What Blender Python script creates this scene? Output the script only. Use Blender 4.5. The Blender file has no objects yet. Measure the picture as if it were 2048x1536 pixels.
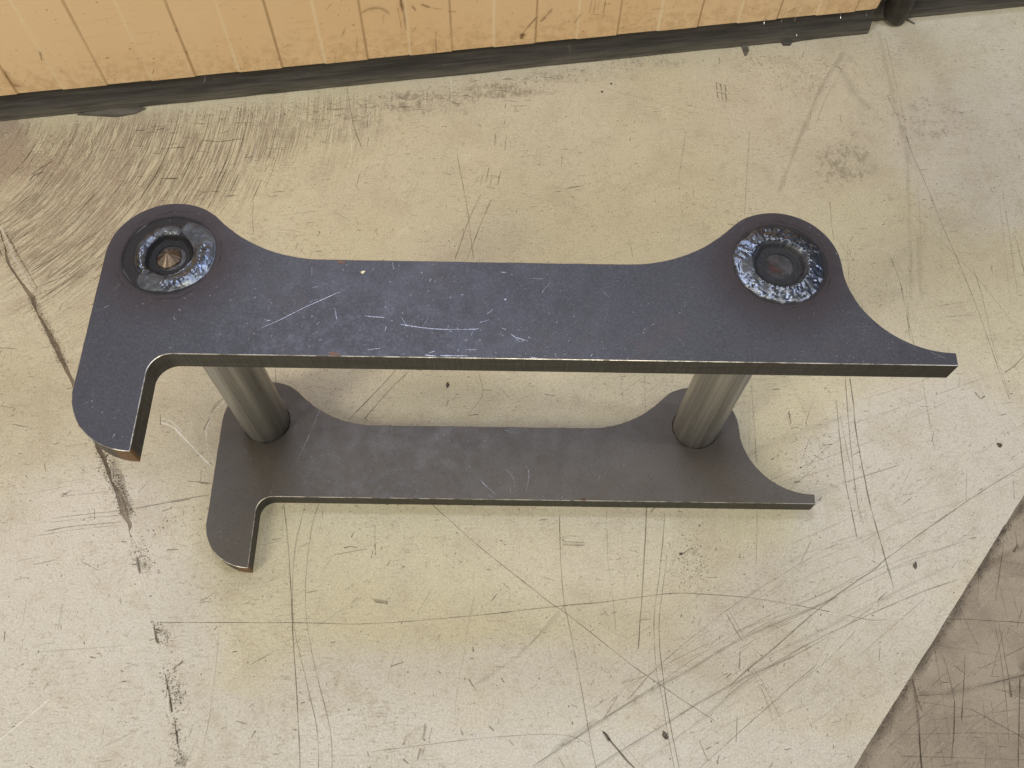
import bpy, bmesh, math, random
import numpy as np
from mathutils import Matrix, Vector

random.seed(11)
RNG = np.random.default_rng(11)
S = bpy.context.scene
COL = S.collection
R = math.radians

# ------------------------------------------------------------------ camera
cam_data = bpy.data.cameras.new('camera')
cam_data.sensor_width = 36.0
cam_data.lens = 31.102
cam_data.clip_start = 0.02
cam_data.clip_end = 60
cam = bpy.data.objects.new('camera', cam_data)
COL.objects.link(cam)
cam.matrix_world = Matrix.Translation((0, 0, 1.0)) @ Matrix.Rotation(R(25.88), 4, 'X') @ Matrix.Rotation(R(2.16), 4, 'Z')
S.camera = cam

# ------------------------------------------------------------------ light (an indoor workshop: ceiling lamps, soft bounce)
W = bpy.data.worlds.new('World')
S.world = W
W.use_nodes = True
bg = W.node_tree.nodes['Background']
bg.inputs['Color'].default_value = (0.93, 0.90, 0.92, 1)
bg.inputs['Strength'].default_value = 0.19


def lamp(name, loc, target, sx, sy, power, color):
    l = bpy.data.lights.new(name, 'AREA')
    l.shape = 'RECTANGLE'
    l.size, l.size_y, l.energy, l.color = sx, sy, power, color
    o = bpy.data.objects.new(name, l)
    o.location = loc
    o.rotation_euler = (Vector(target) - Vector(loc)).to_track_quat('-Z', 'Y').to_euler()
    COL.objects.link(o)
    return o


lamp('ceiling_lamp', (0.45, -0.35, 4.0), (0.1, 0.5, 0), 1.3, 0.30, 44, (1.0, 0.92, 0.66))
lamp('work_lamp', (-0.15, 0.62, 2.5), (-0.05, 0.55, 0), 1.0, 0.14, 11.5, (0.84, 0.89, 1.0))
lamp('ceiling_lamp', (-0.55, 2.45, 4.0), (0, 0.5, 0), 1.5, 0.45, 50, (0.76, 0.84, 1.0))
lamp('ceiling_lamp', (3.0, 0.1, 3.6), (0.2, 0.5, 0), 0.4, 1.6, 44, (0.95, 0.95, 1.0))
lamp('ceiling_lamp', (-2.0, -1.5, 2.3), (-.3, 0.8, 0), 0.5, 1.6, 50, (1.0, 0.92, 0.72))

vs = S.view_settings
S.display_settings.display_device = 'sRGB'
vs.view_transform = 'Standard'
vs.look = 'None'
vs.exposure = -0.19
vs.gamma = 1.0
vs.use_curve_mapping = False
S.cycles.max_bounces = 8
S.cycles.transparent_max_bounces = 24

# ------------------------------------------------------------------ traced wear marks and painted bright arcs, millimetres
MARKS = [
('d',0.75,0.75,[(-383.9,176.3),(-323.6,178.5),(-224.5,181.7),(-158.2,183),(-86.7,190),(-3.8,200.8),(68.7,211.8),(108.1,216.6),(181.7,228.9),(221.3,230.4),(277.7,228),(333.5,221.1),(366.6,215.7)]),
('d',0.8,0.7,[(383.1,213),(410.6,208.5),(430.4,209.7)]),
('d',0.9,0.85,[(-263,319.4),(-257.5,298.3),(-250.7,271.2),(-237.2,204.8),(-228.2,157.3),(-218.5,111.3),(-212.9,82.7),(-207.3,54),(-203.9,33.1)]),
('d',0.7,0.7,[(-237.6,318.6),(-239.6,294.8),(-241.5,271.6),(-240.1,237.4),(-234.9,196.6),(-226.6,165.4),(-219.8,148.1),(-203.1,104.7),(-193.3,79),(-187.6,54.7),(-184.8,33.7)]),
('d',0.7,0.65,[(-221.8,319.2),(-225.7,295.4),(-226.2,272.7),(-226.5,266.9),(-223.8,221.5),(-217.9,186.3),(-208.7,154.8),(-195.3,118.7),(-182.8,87.8),(-174.9,61.9),(-170.9,34.2)]),
('d',0.6,0.4,[(-264.4,317.5),(-260.1,292.2),(-256.4,274.5)]),
('d',0.75,0.7,[(-88.1,323.2),(-35.8,279.5),(5.7,248.4),(51.9,214.5),(68.8,204),(107.7,175.5),(145.6,147.7),(182.7,124.1),(229.9,95.4)]),
('d',0.75,0.7,[(61.5,316.8),(62.4,283.3),(63.8,257.6),(67.6,215.1),(71.6,198.6),(79,163.7),(88.3,117.1),(96.2,72.4),(102.8,43.7)]),
('d',0.6,0.55,[(-133.6,52.7),(-76.8,61.5),(-24.8,69.2),(27.6,74.9),(59.2,76.5),(80.3,74.3),(98.7,65.2)]),
('d',0.6,0.4,[(-31.7,222),(-37,196.3),(-41.7,151.9),(-45.3,130.3),(-48.1,88.6)]),
('d',1,0.85,[(164.1,330),(160.9,287.1),(154.8,219.5),(149.4,166.3)]),
('d',0.75,0.6,[(185.6,321.7),(181.2,287.8),(175.6,246.8),(168.2,200.6),(168.5,148.5),(173.8,118.2),(178.2,81.7),(184,46.5)]),
('d',0.8,0.65,[(185.9,274.5),(178.3,228.2),(173.3,187.6),(176.1,133.7),(181.7,89.2),(189.2,46.6)]),
('d',0.6,0.4,[(116.8,330),(117.7,265.4),(122.7,220),(125.5,181.5)]),
('d',0.5,0.3,[(134,330.7),(135.1,271.9),(137.4,220.5)]),
('d',1.2,0.55,[(247.5,132.1),(271.4,152.2),(305.6,178.5),(341.7,208.7),(377.6,235.7),(423.4,266),(444.3,282.6),(527.2,339.9),(585.2,377.2),(627.9,402)]),
('d',1,0.45,[(240.6,119),(269.8,140.1),(330.8,175.6),(400.1,209.7),(471.5,240.9),(519,258.1)]),
('s',2.6,0.3,[(64.6,65.4),(79.3,72.3),(142,112.9),(206.7,148.3),(257,178.3),(325,209.7),(377.2,232.9)]),
('d',0.8,0.35,[(79.3,72.3),(142,112.9),(206.7,148.3),(257,178.3),(325,209.7),(377.2,232.9)]),
('d',0.8,0.4,[(101.2,45.5),(125.4,61.3),(178.6,92.1),(214.5,114),(262.2,139.9),(320.4,166.2),(372.4,195),(417.3,224.3)]),
('s',2.2,0.3,[(101.2,45.5),(178.6,92.1),(214.5,114),(262.2,139.9),(320.4,166.2)]),
('s',2,0.28,[(152.9,52.6),(216.8,98.9),(266.7,135.4),(334.4,178.4)]),
('d',0.8,0.5,[(209,48.3),(251.3,82.8),(300.2,122.7),(345.3,158.1)]),
('d',0.7,0.45,[(136.6,113.8),(175.3,153.5),(243,207.8),(295.5,242.8),(338.7,269.2),(385.2,295.7)]),
('d',0.7,0.4,[(90.9,82.1),(161.2,125.9),(217.4,163.5),(292.7,206.8),(357.6,234.4),(431.1,271.6)]),
('d',0.7,0.35,[(96.3,102.2),(156.2,139.2),(229.3,177.3),(286.6,201.1),(332.9,215.5)]),
('d',0.6,0.35,[(268.7,186.8),(333.6,222.2),(393.7,249.9),(455.2,278.3),(516.6,298.4),(556.6,324)]),
('d',0.6,0.35,[(308.8,199.2),(368.3,229.1),(429.4,259.9),(478.4,279.2)]),
('d',0.7,0.35,[(363.8,286.6),(424.6,306.8),(487.5,333.5),(564,361.3),(616.4,382.3)]),
('d',0.6,0.35,[(392.5,241.4),(454.3,272.4),(503.8,291.9),(544.8,308.4)]),
('d',0.6,0.3,[(315.5,267.2),(364.1,289.5),(413,307.5)]),
('d',0.6,0.3,[(300.7,232.2),(348.8,256.9),(409.6,282.4)]),
('s',2,0.25,[(271.6,154.9),(352.9,194.3),(425.1,231.3),(512.3,274.6)]),
('d',0.9,0.75,[(110.6,93.7),(119.9,107.6),(123.7,113.3),(126,118)]),
('d',1.7,0.95,[(106.8,82.6),(112,79.8),(115.7,74.1),(127.5,61.3),(143.9,45.1)]),
('d',3.2,0.9,[(109.9,80.8),(114.1,76),(116.7,72.2)]),
('d',0.7,0.45,[(127.8,72.5),(140.1,59.3),(153.3,46.4)]),
('d',0.8,0.6,[(249.8,209.1),(257.1,194.6),(265.4,180.2)]),
('d',0.8,0.6,[(252.9,212.6),(259.7,199.6),(267,185.7)]),
('d',0.8,0.5,[(266.3,157.3),(276,141.9),(285,121.6),(290.9,99.1)]),
('d',0.7,0.45,[(271.6,154.9),(282.3,139.5),(292.6,116.8),(299.2,101.9),(304.6,92.1)]),
('d',1,0.85,[(261.8,168.8),(260.3,157.1),(259.2,150.7)]),
('d',1,0.85,[(253.3,101.7),(251.7,87.7),(250.2,75.4)]),
('d',0.9,0.7,[(211.7,75.5),(215.8,64.4),(220,56.3)]),
('d',1,0.85,[(231.4,62.5),(228.7,53.7),(230.3,54.3)]),
('l',1.6,0.35,[(299,99.4),(329.7,136.1),(368,190.5)]),
('l',1.6,0.35,[(312.1,112.4),(344.5,151.2),(378.7,205.1)]),
('l',1.6,0.35,[(325.3,125.6),(359.5,166.5),(389.7,219.9)]),
('l',1.6,0.35,[(338.7,139),(374.7,182.1),(400.7,234.9)]),
('l',1.6,0.35,[(352.3,152.5),(390.1,197.8),(411.9,250.1)]),
('l',1.6,0.35,[(366,166.2),(405.7,213.8),(423.3,265.5)]),
('l',1.6,0.35,[(379.9,180.1),(421.6,230),(434.8,281.1)]),
('d',0.8,0.6,[(563.8,920.4),(568,883.1),(580.4,811.4),(591,744),(599.5,700.5),(607.5,649.8),(614.8,595.5),(621.7,527.6),(626.9,489.1)]),
('d',0.7,0.5,[(618.8,687.6),(621.8,641),(621.6,574.2),(624.8,524.2),(628.4,496.1)]),
('d',0.6,0.45,[(551.2,771.8),(588.7,719.7),(624.3,663.9),(666.4,576.8)]),
('d',0.6,0.4,[(704.6,821.7),(706,769.6)]),
('d',0.9,0.6,[(687.4,741.7),(687.5,710.2),(686.9,669.9)]),
('d',0.7,0.5,[(676.1,673.4),(689,679.5)]),
('d',0.8,0.55,[(548.2,992.5),(557.2,948.8),(563.1,920.3)]),
('s',4.5,0.22,[(555,1125.9),(555.3,1085.2),(555.9,1023.1),(558.7,953.7),(560,896.6),(562.8,859.9)]),
('d',0.7,0.4,[(564,1117.7),(565.1,1023.5),(566.2,954.1),(565.8,878.3)]),
('s',4,0.28,[(495.1,1076.9),(471.9,1039.3),(446.4,992.4),(427,947.2),(406.1,898.6),(382.9,842.2),(365.3,801.4)]),
('d',0.8,0.35,[(503,1072),(474.7,1019),(450.9,972.8),(433.7,928.3)]),
('d',0.7,0.3,[(490.5,1076.6),(462.9,1028.6),(430.2,962),(400,888.9)]),
('d',0.9,0.4,[(432,1032.1),(452.9,1040.4),(471.4,1047.5)]),
('d',1.4,0.5,[(479.9,1047.9),(486.5,1040)]),
('s',8,0.25,[(479.9,1047.9),(492.3,1019.9),(503.2,988.3),(519.9,963.5)]),
('d',0.7,0.55,[(334.2,912),(326,848.6),(318.4,790.4),(314.4,758.4)]),
('d',0.6,0.4,[(107.2,990.5),(145.4,977.4),(197.3,961.3),(255.1,940.7)]),
('d',0.8,0.65,[(-91.3,848.7),(-83.4,811.2),(-71.8,755.9),(-64.3,709.1),(-58.1,669.4)]),
('d',1,0.65,[(-39,769.4),(-49.2,734.8),(-58.5,701.1),(-66.9,669)]),
('d',1.2,0.6,[(-53.4,778.3),(-65.5,742.5),(-75,704.4),(-83,668.2)]),
('d',1,0.6,[(-37.8,890.2),(-38.1,863.2)]),
('d',1,0.6,[(-21.5,884.4),(-23.4,857.5)]),
('d',1,0.6,[(-24.6,947.3),(-26.4,937.5)]),
('d',1,0.6,[(-8.8,943.2),(-11.5,933.4)]),
('d',1.1,0.55,[(-44.4,826.5),(-47.4,799.6)]),
('d',1.1,0.55,[(-27.1,822.8),(-30.9,794.2)]),
('d',1.1,0.55,[(-43.8,813.1),(-28,810.3)]),
('d',1.1,0.55,[(-48.5,793.4),(-34.2,788.8)]),
('d',1.1,0.55,[(-38.8,813.3),(-42.2,793.7)]),
('d',1.1,0.55,[(-52.2,812.7),(-55.5,793.1)]),
('d',0.9,0.7,[(-263.1,968),(-251.6,918.7),(-240.1,881.3),(-227.3,850.4)]),
('d',1.2,0.9,[(63.6,793.4),(75.5,796.6),(90.3,800.8)]),
('d',0.6,0.4,[(241.6,909.4),(233.3,862.4),(224.2,808)]),
('d',0.5,0.3,[(223.4,790.4),(229,747.6)]),
('l',1,0.5,[(-55.6,823.2),(-69.6,792.4)]),
('d',0.8,0.6,[(151.9,714.8),(155.5,694.4),(156.5,680.6)]),
('d',0.6,0.35,[(112.5,676.2),(139.8,689.6),(181,705.4)]),
('d',1.6,0.6,[(291.2,1004.7),(291.8,990.7)]),
('d',1.6,0.6,[(297.8,1002),(298.4,988)]),
('d',1.6,0.6,[(304.5,1000.4),(305,986.4)]),
('d',1.6,0.6,[(291.5,986.7),(292.1,972.8)]),
('d',1.6,0.6,[(298.1,984),(298.6,970.2)]),
('d',1.6,0.6,[(304,982.4),(304.5,968.5)]),
('d',1,0.55,[(291.1,1003.7),(305.9,998.4)]),
('d',1,0.5,[(290.7,985.7),(305.5,982.4)]),
('d',1,0.5,[(292.5,967.9),(305.9,966.6)]),
('d',0.6,0.5,[(-327.8,728.7),(-287.7,737.4),(-274,738.8)]),
('d',0.8,0.5,[(-254.8,739.7),(-231,724.8)]),
('d',0.7,0.55,[(-367.9,750.7),(-364.4,720.3),(-358.3,695.7)]),
('d',1.2,0.7,[(-271.2,706.2),(-269.9,701.3)]),
('d',1,0.6,[(-255.7,702),(-254.3,707.8)]),
('d',1,0.6,[(-197.7,715.4),(-193.4,707.3),(-192.9,715.6)]),
('d',0.7,0.5,[(437,787.3),(434.5,744.4),(434.7,723.5)]),
('d',0.7,0.45,[(438.5,732),(447.7,707.6),(455,695.7)]),
('d',1.2,0.6,[(461.8,731.4),(456.6,722.8)]),
('d',1.4,0.8,[(723.5,885.9),(722.6,878.5)]),
('d',0.8,0.6,[(508.1,700.5),(515.1,658.3),(515.8,600.3),(514.8,574),(519.6,563.1)]),
('d',0.6,0.4,[(522.6,654.7),(516.5,600.3),(522.8,631.2)]),
('d',0.8,0.5,[(515.7,607.9),(518.9,563.1)]),
('d',0.6,0.45,[(528.3,616.1),(569.7,625.6),(607.7,633.4)]),
('d',0.6,0.5,[(565,607),(605.5,611.8)]),
('s',3,0.2,[(559.9,878.1),(545.4,770.7),(535.9,695.2),(524.2,631.3)]),
('s',3,0.22,[(551.7,737.2),(542.8,671.4),(540.9,632)]),
('d',0.5,0.4,[(567.7,833),(559.5,762.8),(545.6,663.6)]),
('d',0.5,0.35,[(592.1,781.5),(574.2,680.8)]),
('d',0.7,0.5,[(686.6,820.8),(679,734.6),(670.1,645.5)]),
('d',0.5,0.4,[(679.2,816.1),(668.5,717.6),(656.4,621.7)]),
('d',1.2,0.7,[(658.6,553),(640,535.5),(627.5,527.8)]),
('d',1.1,0.8,[(427.9,512.3),(427.6,476.7),(426.1,433.2),(427.4,390.1),(429.6,349.7),(433.4,314.9),(443,244.4)]),
('d',0.9,0.65,[(422.2,512.1),(419.4,466.7),(416.6,413),(415.3,358.5),(416.5,324)]),
('d',0.9,0.7,[(406.7,479.9),(404.8,425.7),(404,377.7),(406.2,343.8),(408.8,302)]),
('d',0.7,0.55,[(409.1,459.5),(410.9,426),(412.7,393.4),(417.4,387.1)]),
('d',0.8,0.5,[(520.9,513.4),(519.9,477.7),(519.4,442.4),(519.9,417.2)]),
('d',0.6,0.4,[(487.1,392.5),(473.3,370.3),(460.9,344.8)]),
('d',0.8,0.6,[(552.8,387.4),(545.9,354.3)]),
('d',0.9,0.6,[(607.9,382),(604.2,356.6)]),
('d',1.4,0.8,[(584.6,497.8),(590.4,488.9),(596.3,493.4)]),
('d',1.8,0.8,[(345.3,462.3),(346.6,444.7)]),
('d',1.2,0.6,[(328.1,491.3),(337.7,492.4)]),
('d',1.2,0.6,[(346.6,438.7),(355.5,441.1)]),
('d',1.6,0.8,[(342.2,368.2),(349.6,369.8)]),
('d',0.6,0.5,[(302,503.5),(301,461.8),(300.6,428.1),(298.7,392)]),
('d',0.5,0.45,[(297.2,475.4),(291.6,408)]),
('d',0.5,0.4,[(299.4,428.1),(299.8,390.2)]),
('d',0.7,0.45,[(381,485.8),(363.8,444.1)]),
('d',0.6,0.35,[(369.8,431),(351.9,391)]),
('d',0.6,0.5,[(294.6,330.8),(292.6,307.7),(287.8,266.1)]),
('s',5,0.15,[(279.5,394.5),(330.8,422.7),(382.5,444.8),(421.6,460)]),
('d',0.7,0.35,[(307.3,366.8),(351.5,387.7),(402.7,409.2),(448,427.5)]),
('d',0.6,0.35,[(331.4,367.8),(381.5,385.7),(413.8,401.2)]),
('d',1,0.45,[(403.7,370.7),(422.7,377.8),(473.7,395.8)]),
('d',0.6,0.4,[(419.8,446.4),(485.9,472.9),(553.4,500),(622.3,527.6)]),
('d',0.5,0.35,[(300.8,503.4),(339.3,508.6),(392,525.1)]),
('d',0.6,0.4,[(437,481.2),(503.6,504.9),(558.6,528.5)]),
('d',1.1,0.6,[(-147.1,498.7),(-172.5,462.8),(-199.5,427)]),
('d',1,0.55,[(-131.2,497.3),(-154.8,467),(-180.6,428.5)]),
('d',0.9,0.7,[(-299,495.9),(-294.9,472.9)]),
('l',1.2,0.6,[(-277.3,494.7),(-281.2,473.5)]),
('d',0.7,0.5,[(-43,501.7),(-36.6,475.3),(-39.1,461.4),(-53.4,440.4)]),
('d',0.6,0.4,[(-14.9,479.7),(-0.5,463)]),
('d',0.7,0.5,[(168,508.5),(167,476.9),(167.5,455)]),
('d',0.5,0.4,[(136.3,509.3),(138.6,468.8)]),
('d',0.5,0.4,[(72.9,490.4),(88.6,456.5)]),
('d',0.6,0.4,[(-76.3,459.9),(-58.1,467.5)]),
('l',2.6,1,[(-426.8,415),(-410.9,409.1),(-399.3,399.6),(-387.4,388.4),(-371.5,374.8),(-353.8,360.1)]),  # bright arcs of reflected light, painted as pale strokes
('l',1.5,0.9,[(-428,421),(-414.2,416.2),(-398.4,404.3)]),
('d',0.8,0.7,[(-429.9,425.6),(-426.7,411.7)]),
('l',1.1,0.8,[(-352.9,447.1),(-361.2,437.9),(-366.3,428.9),(-369.6,406.8),(-365.5,387.9),(-359.6,375.2),(-350.6,362.2)]),  # thin arc of reflected light, painted pale as well
('l',1.5,0.9,[(-521.2,48.9),(-498.7,71.2),(-478.2,93.3)]),
('s',2.5,0.5,[(-357.2,450.3),(-361.4,446),(-365,438.4),(-368.1,428.8)]),
('d',1.2,0.7,[(-368.5,424.1),(-371.6,414),(-373.1,406)]),
('d',1.2,0.6,[(-532.4,273.9),(-500.8,281.1),(-446.4,288.6)]),
('d',0.8,0.5,[(-546.6,266.9),(-497.5,277.1),(-445.6,285)]),
('d',1.4,0.6,[(-439.5,304.5),(-405.4,312),(-372.9,319.4)]),
('d',1,0.5,[(-435,302.9),(-401.1,314),(-351,325.2)]),
('d',0.9,0.45,[(-527.9,289.6),(-496.1,295.1),(-451.1,301.7)]),
('d',0.8,0.4,[(-528.3,284.8),(-489.4,291.1),(-448.3,296.9)]),
('d',0.7,0.4,[(-558.6,319.4),(-517.7,329.7)]),
('d',0.8,0.5,[(-523.2,316.5),(-469.9,324.8)]),
('d',0.7,0.35,[(-540.5,331.3),(-502.9,339)]),
('d',1.2,0.7,[(-553.9,357.2),(-549.9,346.6)]),
('d',1.6,0.6,[(-380.1,341.4),(-365,340.1),(-350,338.9)]),
('d',0.7,0.45,[(-537.4,379),(-502.1,385)]),
('d',1.6,0.6,[(-523.2,316.5),(-521,317.2)]),
('d',0.9,0.45,[(-490.7,194.2),(-488.6,175.1),(-487.7,163.3)]),
('d',0.7,0.3,[(-530.8,198.3),(-528.6,168.2)]),
('d',0.7,0.45,[(-506.6,139.7),(-475,143.5),(-411.2,150.1)]),
('d',0.7,0.4,[(-508.7,147.6),(-487.7,150.5)]),
('d',0.8,0.5,[(-411.6,47.9),(-395.3,56.2),(-374.5,69.1)]),
('d',0.7,0.35,[(-414.6,71.7),(-413.5,44.9)]),
('d',0.9,0.5,[(-272.3,135.1),(-247.5,150.8)]),
('d',0.6,0.35,[(-313.1,181.6),(-308.9,133.8),(-306.1,82.9),(-307.5,51)]),
('d',0.9,0.6,[(-535.1,234.8),(-511.3,241.4)]),
('d',1.4,0.35,[(-551.1,217.1),(-535.2,220.5)]),
('d',0.7,0.4,[(-553.2,238.7),(-523.8,245.6)]),
('d',0.8,0.5,[(-482.9,241.4),(-457.6,230.8)]),
('d',1.3,0.6,[(-386.7,257.8),(-373.8,258.9)]),
('d',1.4,0.6,[(-147.3,211.5),(-130.1,208.3)]),
('d',1.4,0.6,[(-146,209.9),(-131.6,206.5)]),
('d',1.4,0.6,[(-131.4,209.9),(-130.4,205.5)]),
('d',1.4,0.6,[(-144.1,207.7),(-136.2,206.9)]),
('d',3,0.4,[(-77.9,82.6),(-78.3,73.7),(-79.8,66.2)]),
('d',2.6,0.35,[(-80.8,58.4),(-83.5,46.8)]),
('d',1.2,0.4,[(-70.8,78.8),(-73,66.5)]),
('d',1,0.4,[(-77.2,59),(-79.5,49.3)]),
('d',1.6,0.6,[(-40.6,77.4),(-37.6,72.6)]),
('d',1.6,0.5,[(-10.7,82.4),(-5.2,77.7)]),
('d',1.8,0.6,[(-98.6,47.2),(-92.6,43.1)]),
('d',1.2,0.6,[(63.7,54.3),(69,44.9)]),
('d',1.2,0.5,[(10.9,69.4),(16.4,63.8)]),
('d',0.9,0.6,[(-136.2,53.1),(-134.7,48.8)]),
('d',0.7,0.45,[(-82.5,223.5),(-89.3,209.2),(-97,194)]),
('d',0.6,0.35,[(-106.7,177.3),(-116.5,151.3),(-122.2,125)]),
('d',0.6,0.4,[(-159.1,212.2),(-181.9,196.4),(-207.3,177.4)]),
('d',1,0.5,[(-222.3,214.9),(-209.3,218.2)]),
('d',1.2,0.6,[(-173.8,222.9),(-179.1,219.9)]),
('d',1,0.6,[(-196.3,259.2),(-172.8,264.8),(-158.8,267.7)]),
('d',1.2,0.6,[(-185.8,267.8),(-179.2,269.8),(-171,269)]),
('d',1,0.7,[(-150.8,273.9),(-148.9,261.1)]),
('d',0.8,0.5,[(-153.1,296.4),(-150.9,275.1)]),
('d',0.7,0.4,[(-279.5,267.7),(-257,274.5)]),
('d',1,0.4,[(-237.5,267),(-227.7,271.5)]),
('d',1.2,0.55,[(65.3,285.2),(90.2,284.9)]),
('d',1.2,0.5,[(65.3,281),(90.2,281.4)]),
('d',0.7,0.4,[(68.1,291.8),(91.4,292.7)]),
('s',4,0.2,[(65.9,283.4),(92.5,283.2)]),
('d',0.6,0.4,[(30.6,167.3),(57.7,200.9),(71.5,215.2)]),
('s',2,0.25,[(17.2,156.2),(46.8,184.1),(63.2,203.8)]),
('s',2.5,0.2,[(-27.6,123.2),(3.9,145.1),(30.6,164.6)]),
('s',4,0.3,[(38.9,43.4),(80.3,76.8),(104.2,92.5)]),
('d',0.8,0.35,[(33.7,43.2),(69.9,66.6),(106.9,92.6)]),
('d',3.4,0.8,[(-420.6,247.8),(-415.9,239.3),(-411.6,229.7)]),
('s',5,0.4,[(-411.4,239.5),(-402,235.2)]),
('d',1.2,0.5,[(-424.3,254),(-412.3,256.8)]),
('d',1.2,0.7,[(-384.9,175.7),(-381.3,164),(-377.5,153.4)]),
('d',2.2,0.9,[(-380.9,167.2),(-378.6,158.7),(-374.9,154.1)]),
('d',2,0.8,[(-381.8,168.8),(-375.6,168)]),
('s',3,0.5,[(-375.5,167.4),(-368.1,166.6)]),
('d',1,0.5,[(-368.9,167.7),(-365.9,155.5)]),
('d',2,0.8,[(-345.2,136.7),(-348.7,132.4),(-353.2,130.6)]),
('d',1.2,0.6,[(-353.2,130.6),(-351.4,124.5)]),
('d',1.8,0.8,[(-361.1,121.5),(-354.8,106.4),(-346.4,83.5)]),
('d',2.2,0.8,[(-351.1,98.9),(-346.6,84.5)]),
('d',1.6,0.7,[(-344.8,107.2),(-338.7,92.8)]),
('d',0.8,0.5,[(-348.4,104.1),(-343.5,95.6)]),
('d',1.2,0.6,[(-342.7,78.2),(-334.2,53.9),(-329.8,42.5)]),
('d',2.4,0.8,[(-338.9,66.9),(-334.4,54.9)]),
('s',4,0.7,[(-328.9,40.6),(-321.1,37.6)]),
('s',4,0.6,[(-332.6,35.7),(-321.9,33.7)]),
('d',1.4,0.6,[(-352,82.3),(-350.1,78.4)]),
('s',5,0.55,[(-634,588.1),(-593.6,533.7),(-562.8,488.3)]),
('s',5,0.45,[(-475,367.4),(-453.3,324.2),(-436.7,294.4)]),
('s',4,0.45,[(-501.2,388.9),(-482.5,360.7),(-462.7,326.9)]),
('s',4,0.5,[(-463.7,351.9),(-448.5,321.3),(-438.6,303.4)]),
('d',1.3,0.6,[(-694.8,686.9),(-660.5,641.5),(-627.1,599.1)]),
('d',1.4,0.7,[(-677.8,636.7),(-662.3,619.3),(-648.3,604.4)]),
('l',3,0.45,[(-703.8,694.7),(-664,637.4),(-629.8,592.1)]),
('l',3.5,0.4,[(-679.5,656.7),(-652.5,619.8),(-634.3,594.2)]),
('d',1.2,0.7,[(-627.3,599.9),(-610.4,610.7),(-584.4,625.1)]),
('d',1,0.5,[(-632.3,582.1),(-604.6,600.9)]),
('d',1.6,0.8,[(-692.7,656.1),(-688.5,648.2)]),
('l',1,0.6,[(-146.6,969.8),(-142.9,940.5),(-140.7,911.7)]),
('l',1,0.6,[(-110.2,997.7),(-106.6,969.8),(-104.5,942.4)]),
('l',1,0.6,[(-231,953.7),(-224.1,905.7),(-218.9,859.1)]),
('l',1,0.6,[(-263.7,947.2),(-260,927.9),(-257.8,908.8)]),
('l',1,0.6,[(-200.1,965.2),(-196.5,943.2),(-194.5,921.5)]),
('l',1,0.6,[(-277.6,927.1),(-274.9,886.7),(-273.6,847.3)]),
('l',1,0.6,[(-249.3,885.6),(-244,857.9),(-240.2,830.7)]),
('l',1,0.6,[(-383.7,907.4),(-380.9,860.5),(-379.7,815)]),
('l',1,0.6,[(-355.7,916.5),(-353.9,879.5),(-353.5,843.4)]),
('l',1,0.6,[(212.1,1051.9),(214.3,1039.1),(214.9,1026.3)]),
('l',1,0.6,[(243.5,1064),(246,1045.9),(247,1027.9)]),
('l',1,0.6,[(104.4,1036.1),(107,1015.7),(108,995.5)]),
('l',1,0.6,[(-327.4,924.6),(-325.9,903.1),(-325.9,881.8)]),
('d',1.26591,0.715046,[(-97,956),(-85.1,960.1),(-72.8,955.6)]),
('d',1.41081,0.350943,[(19.7,970.9),(28.7,972.8),(37.7,972.6)]),
('d',0.851534,0.712355,[(-125.6,952),(-121.1,952.3),(-116.7,952.8)]),
('d',1.15571,0.357015,[(-34.3,978.4),(-30.4,974.5),(-26.9,979.2)]),
('d',0.860375,0.732665,[(-243.2,914.1),(-231.6,909.4),(-221.6,920.9)]),
('d',1.22158,0.734954,[(-247.2,934.5),(-235.2,933.8),(-223.7,938.7)]),
('d',0.871223,0.571399,[(-190.2,930.9),(-187.2,930.1),(-184.1,927.2)]),
('d',1.33667,0.516335,[(-199,934.7),(-193.7,935.8),(-188,932.9)]),
('d',1.27482,0.680196,[(-64.6,905.5),(-62,903.8),(-59.5,901)]),
('d',0.608171,0.321027,[(-188.6,933),(-180.2,931.3),(-171.8,928.3)]),
('d',0.909944,0.459657,[(-249.1,924.4),(-237.7,929.4),(-226,932.1)]),
('d',1.3175,0.686862,[(-281.2,926.1),(-270.8,922.1),(-261.4,926.8)]),
('d',0.905964,0.715889,[(-288.4,935),(-276.5,933.4),(-265.6,940.1)]),
('d',0.670377,0.366991,[(-207.1,939.1),(-203.2,941.8),(-199.9,949.2)]),
('d',0.965299,0.406801,[(-254.9,865.9),(-247.2,864.6),(-240.4,871.9)]),
('d',0.650137,0.712231,[(-158.8,965.5),(-152,963.6),(-145.5,966.3)]),
('d',1.16736,0.654604,[(-17.9,944.5),(-5.8,942.8),(6.3,944.8)]),
('d',0.865332,0.50392,[(-264.3,909.2),(-253.1,906),(-242.9,911.7)]),
('d',1.03114,0.43096,[(31.1,1002),(41.1,1001.8),(51,1005.7)]),
('d',1.46383,0.582134,[(-184.5,931.1),(-172.2,933.5),(-159.8,933.9)]),
('d',0.925194,0.65371,[(-287.8,924.4),(-276.3,921.6),(-265.7,926.2)]),
('d',0.927089,0.617011,[(-83.9,989.9),(-73.6,990.9),(-63.3,988.9)]),
('d',1.18472,0.561297,[(-44,970.3),(-31.9,972.5),(-19.7,969.4)]),
('d',1.01665,0.667506,[(-229.8,927.7),(-220.9,930.3),(-212.2,934)]),
('d',0.915041,0.679296,[(-197.5,957.7),(-186.9,960.7),(-175.7,957.1)]),
('d',1.06633,0.538203,[(31.1,1002.1),(43.5,1000.8),(55.9,1000)]),
('d',1.25732,0.377322,[(16.6,1008.4),(26.5,1008.5),(36.4,1010)]),
('d',1.16136,0.648617,[(-83,985),(-76.5,987.5),(-69.9,990.2)]),
('d',0.797134,0.608681,[(-307.2,903.2),(-298.2,901.9),(-289.9,905.8)]),
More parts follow.
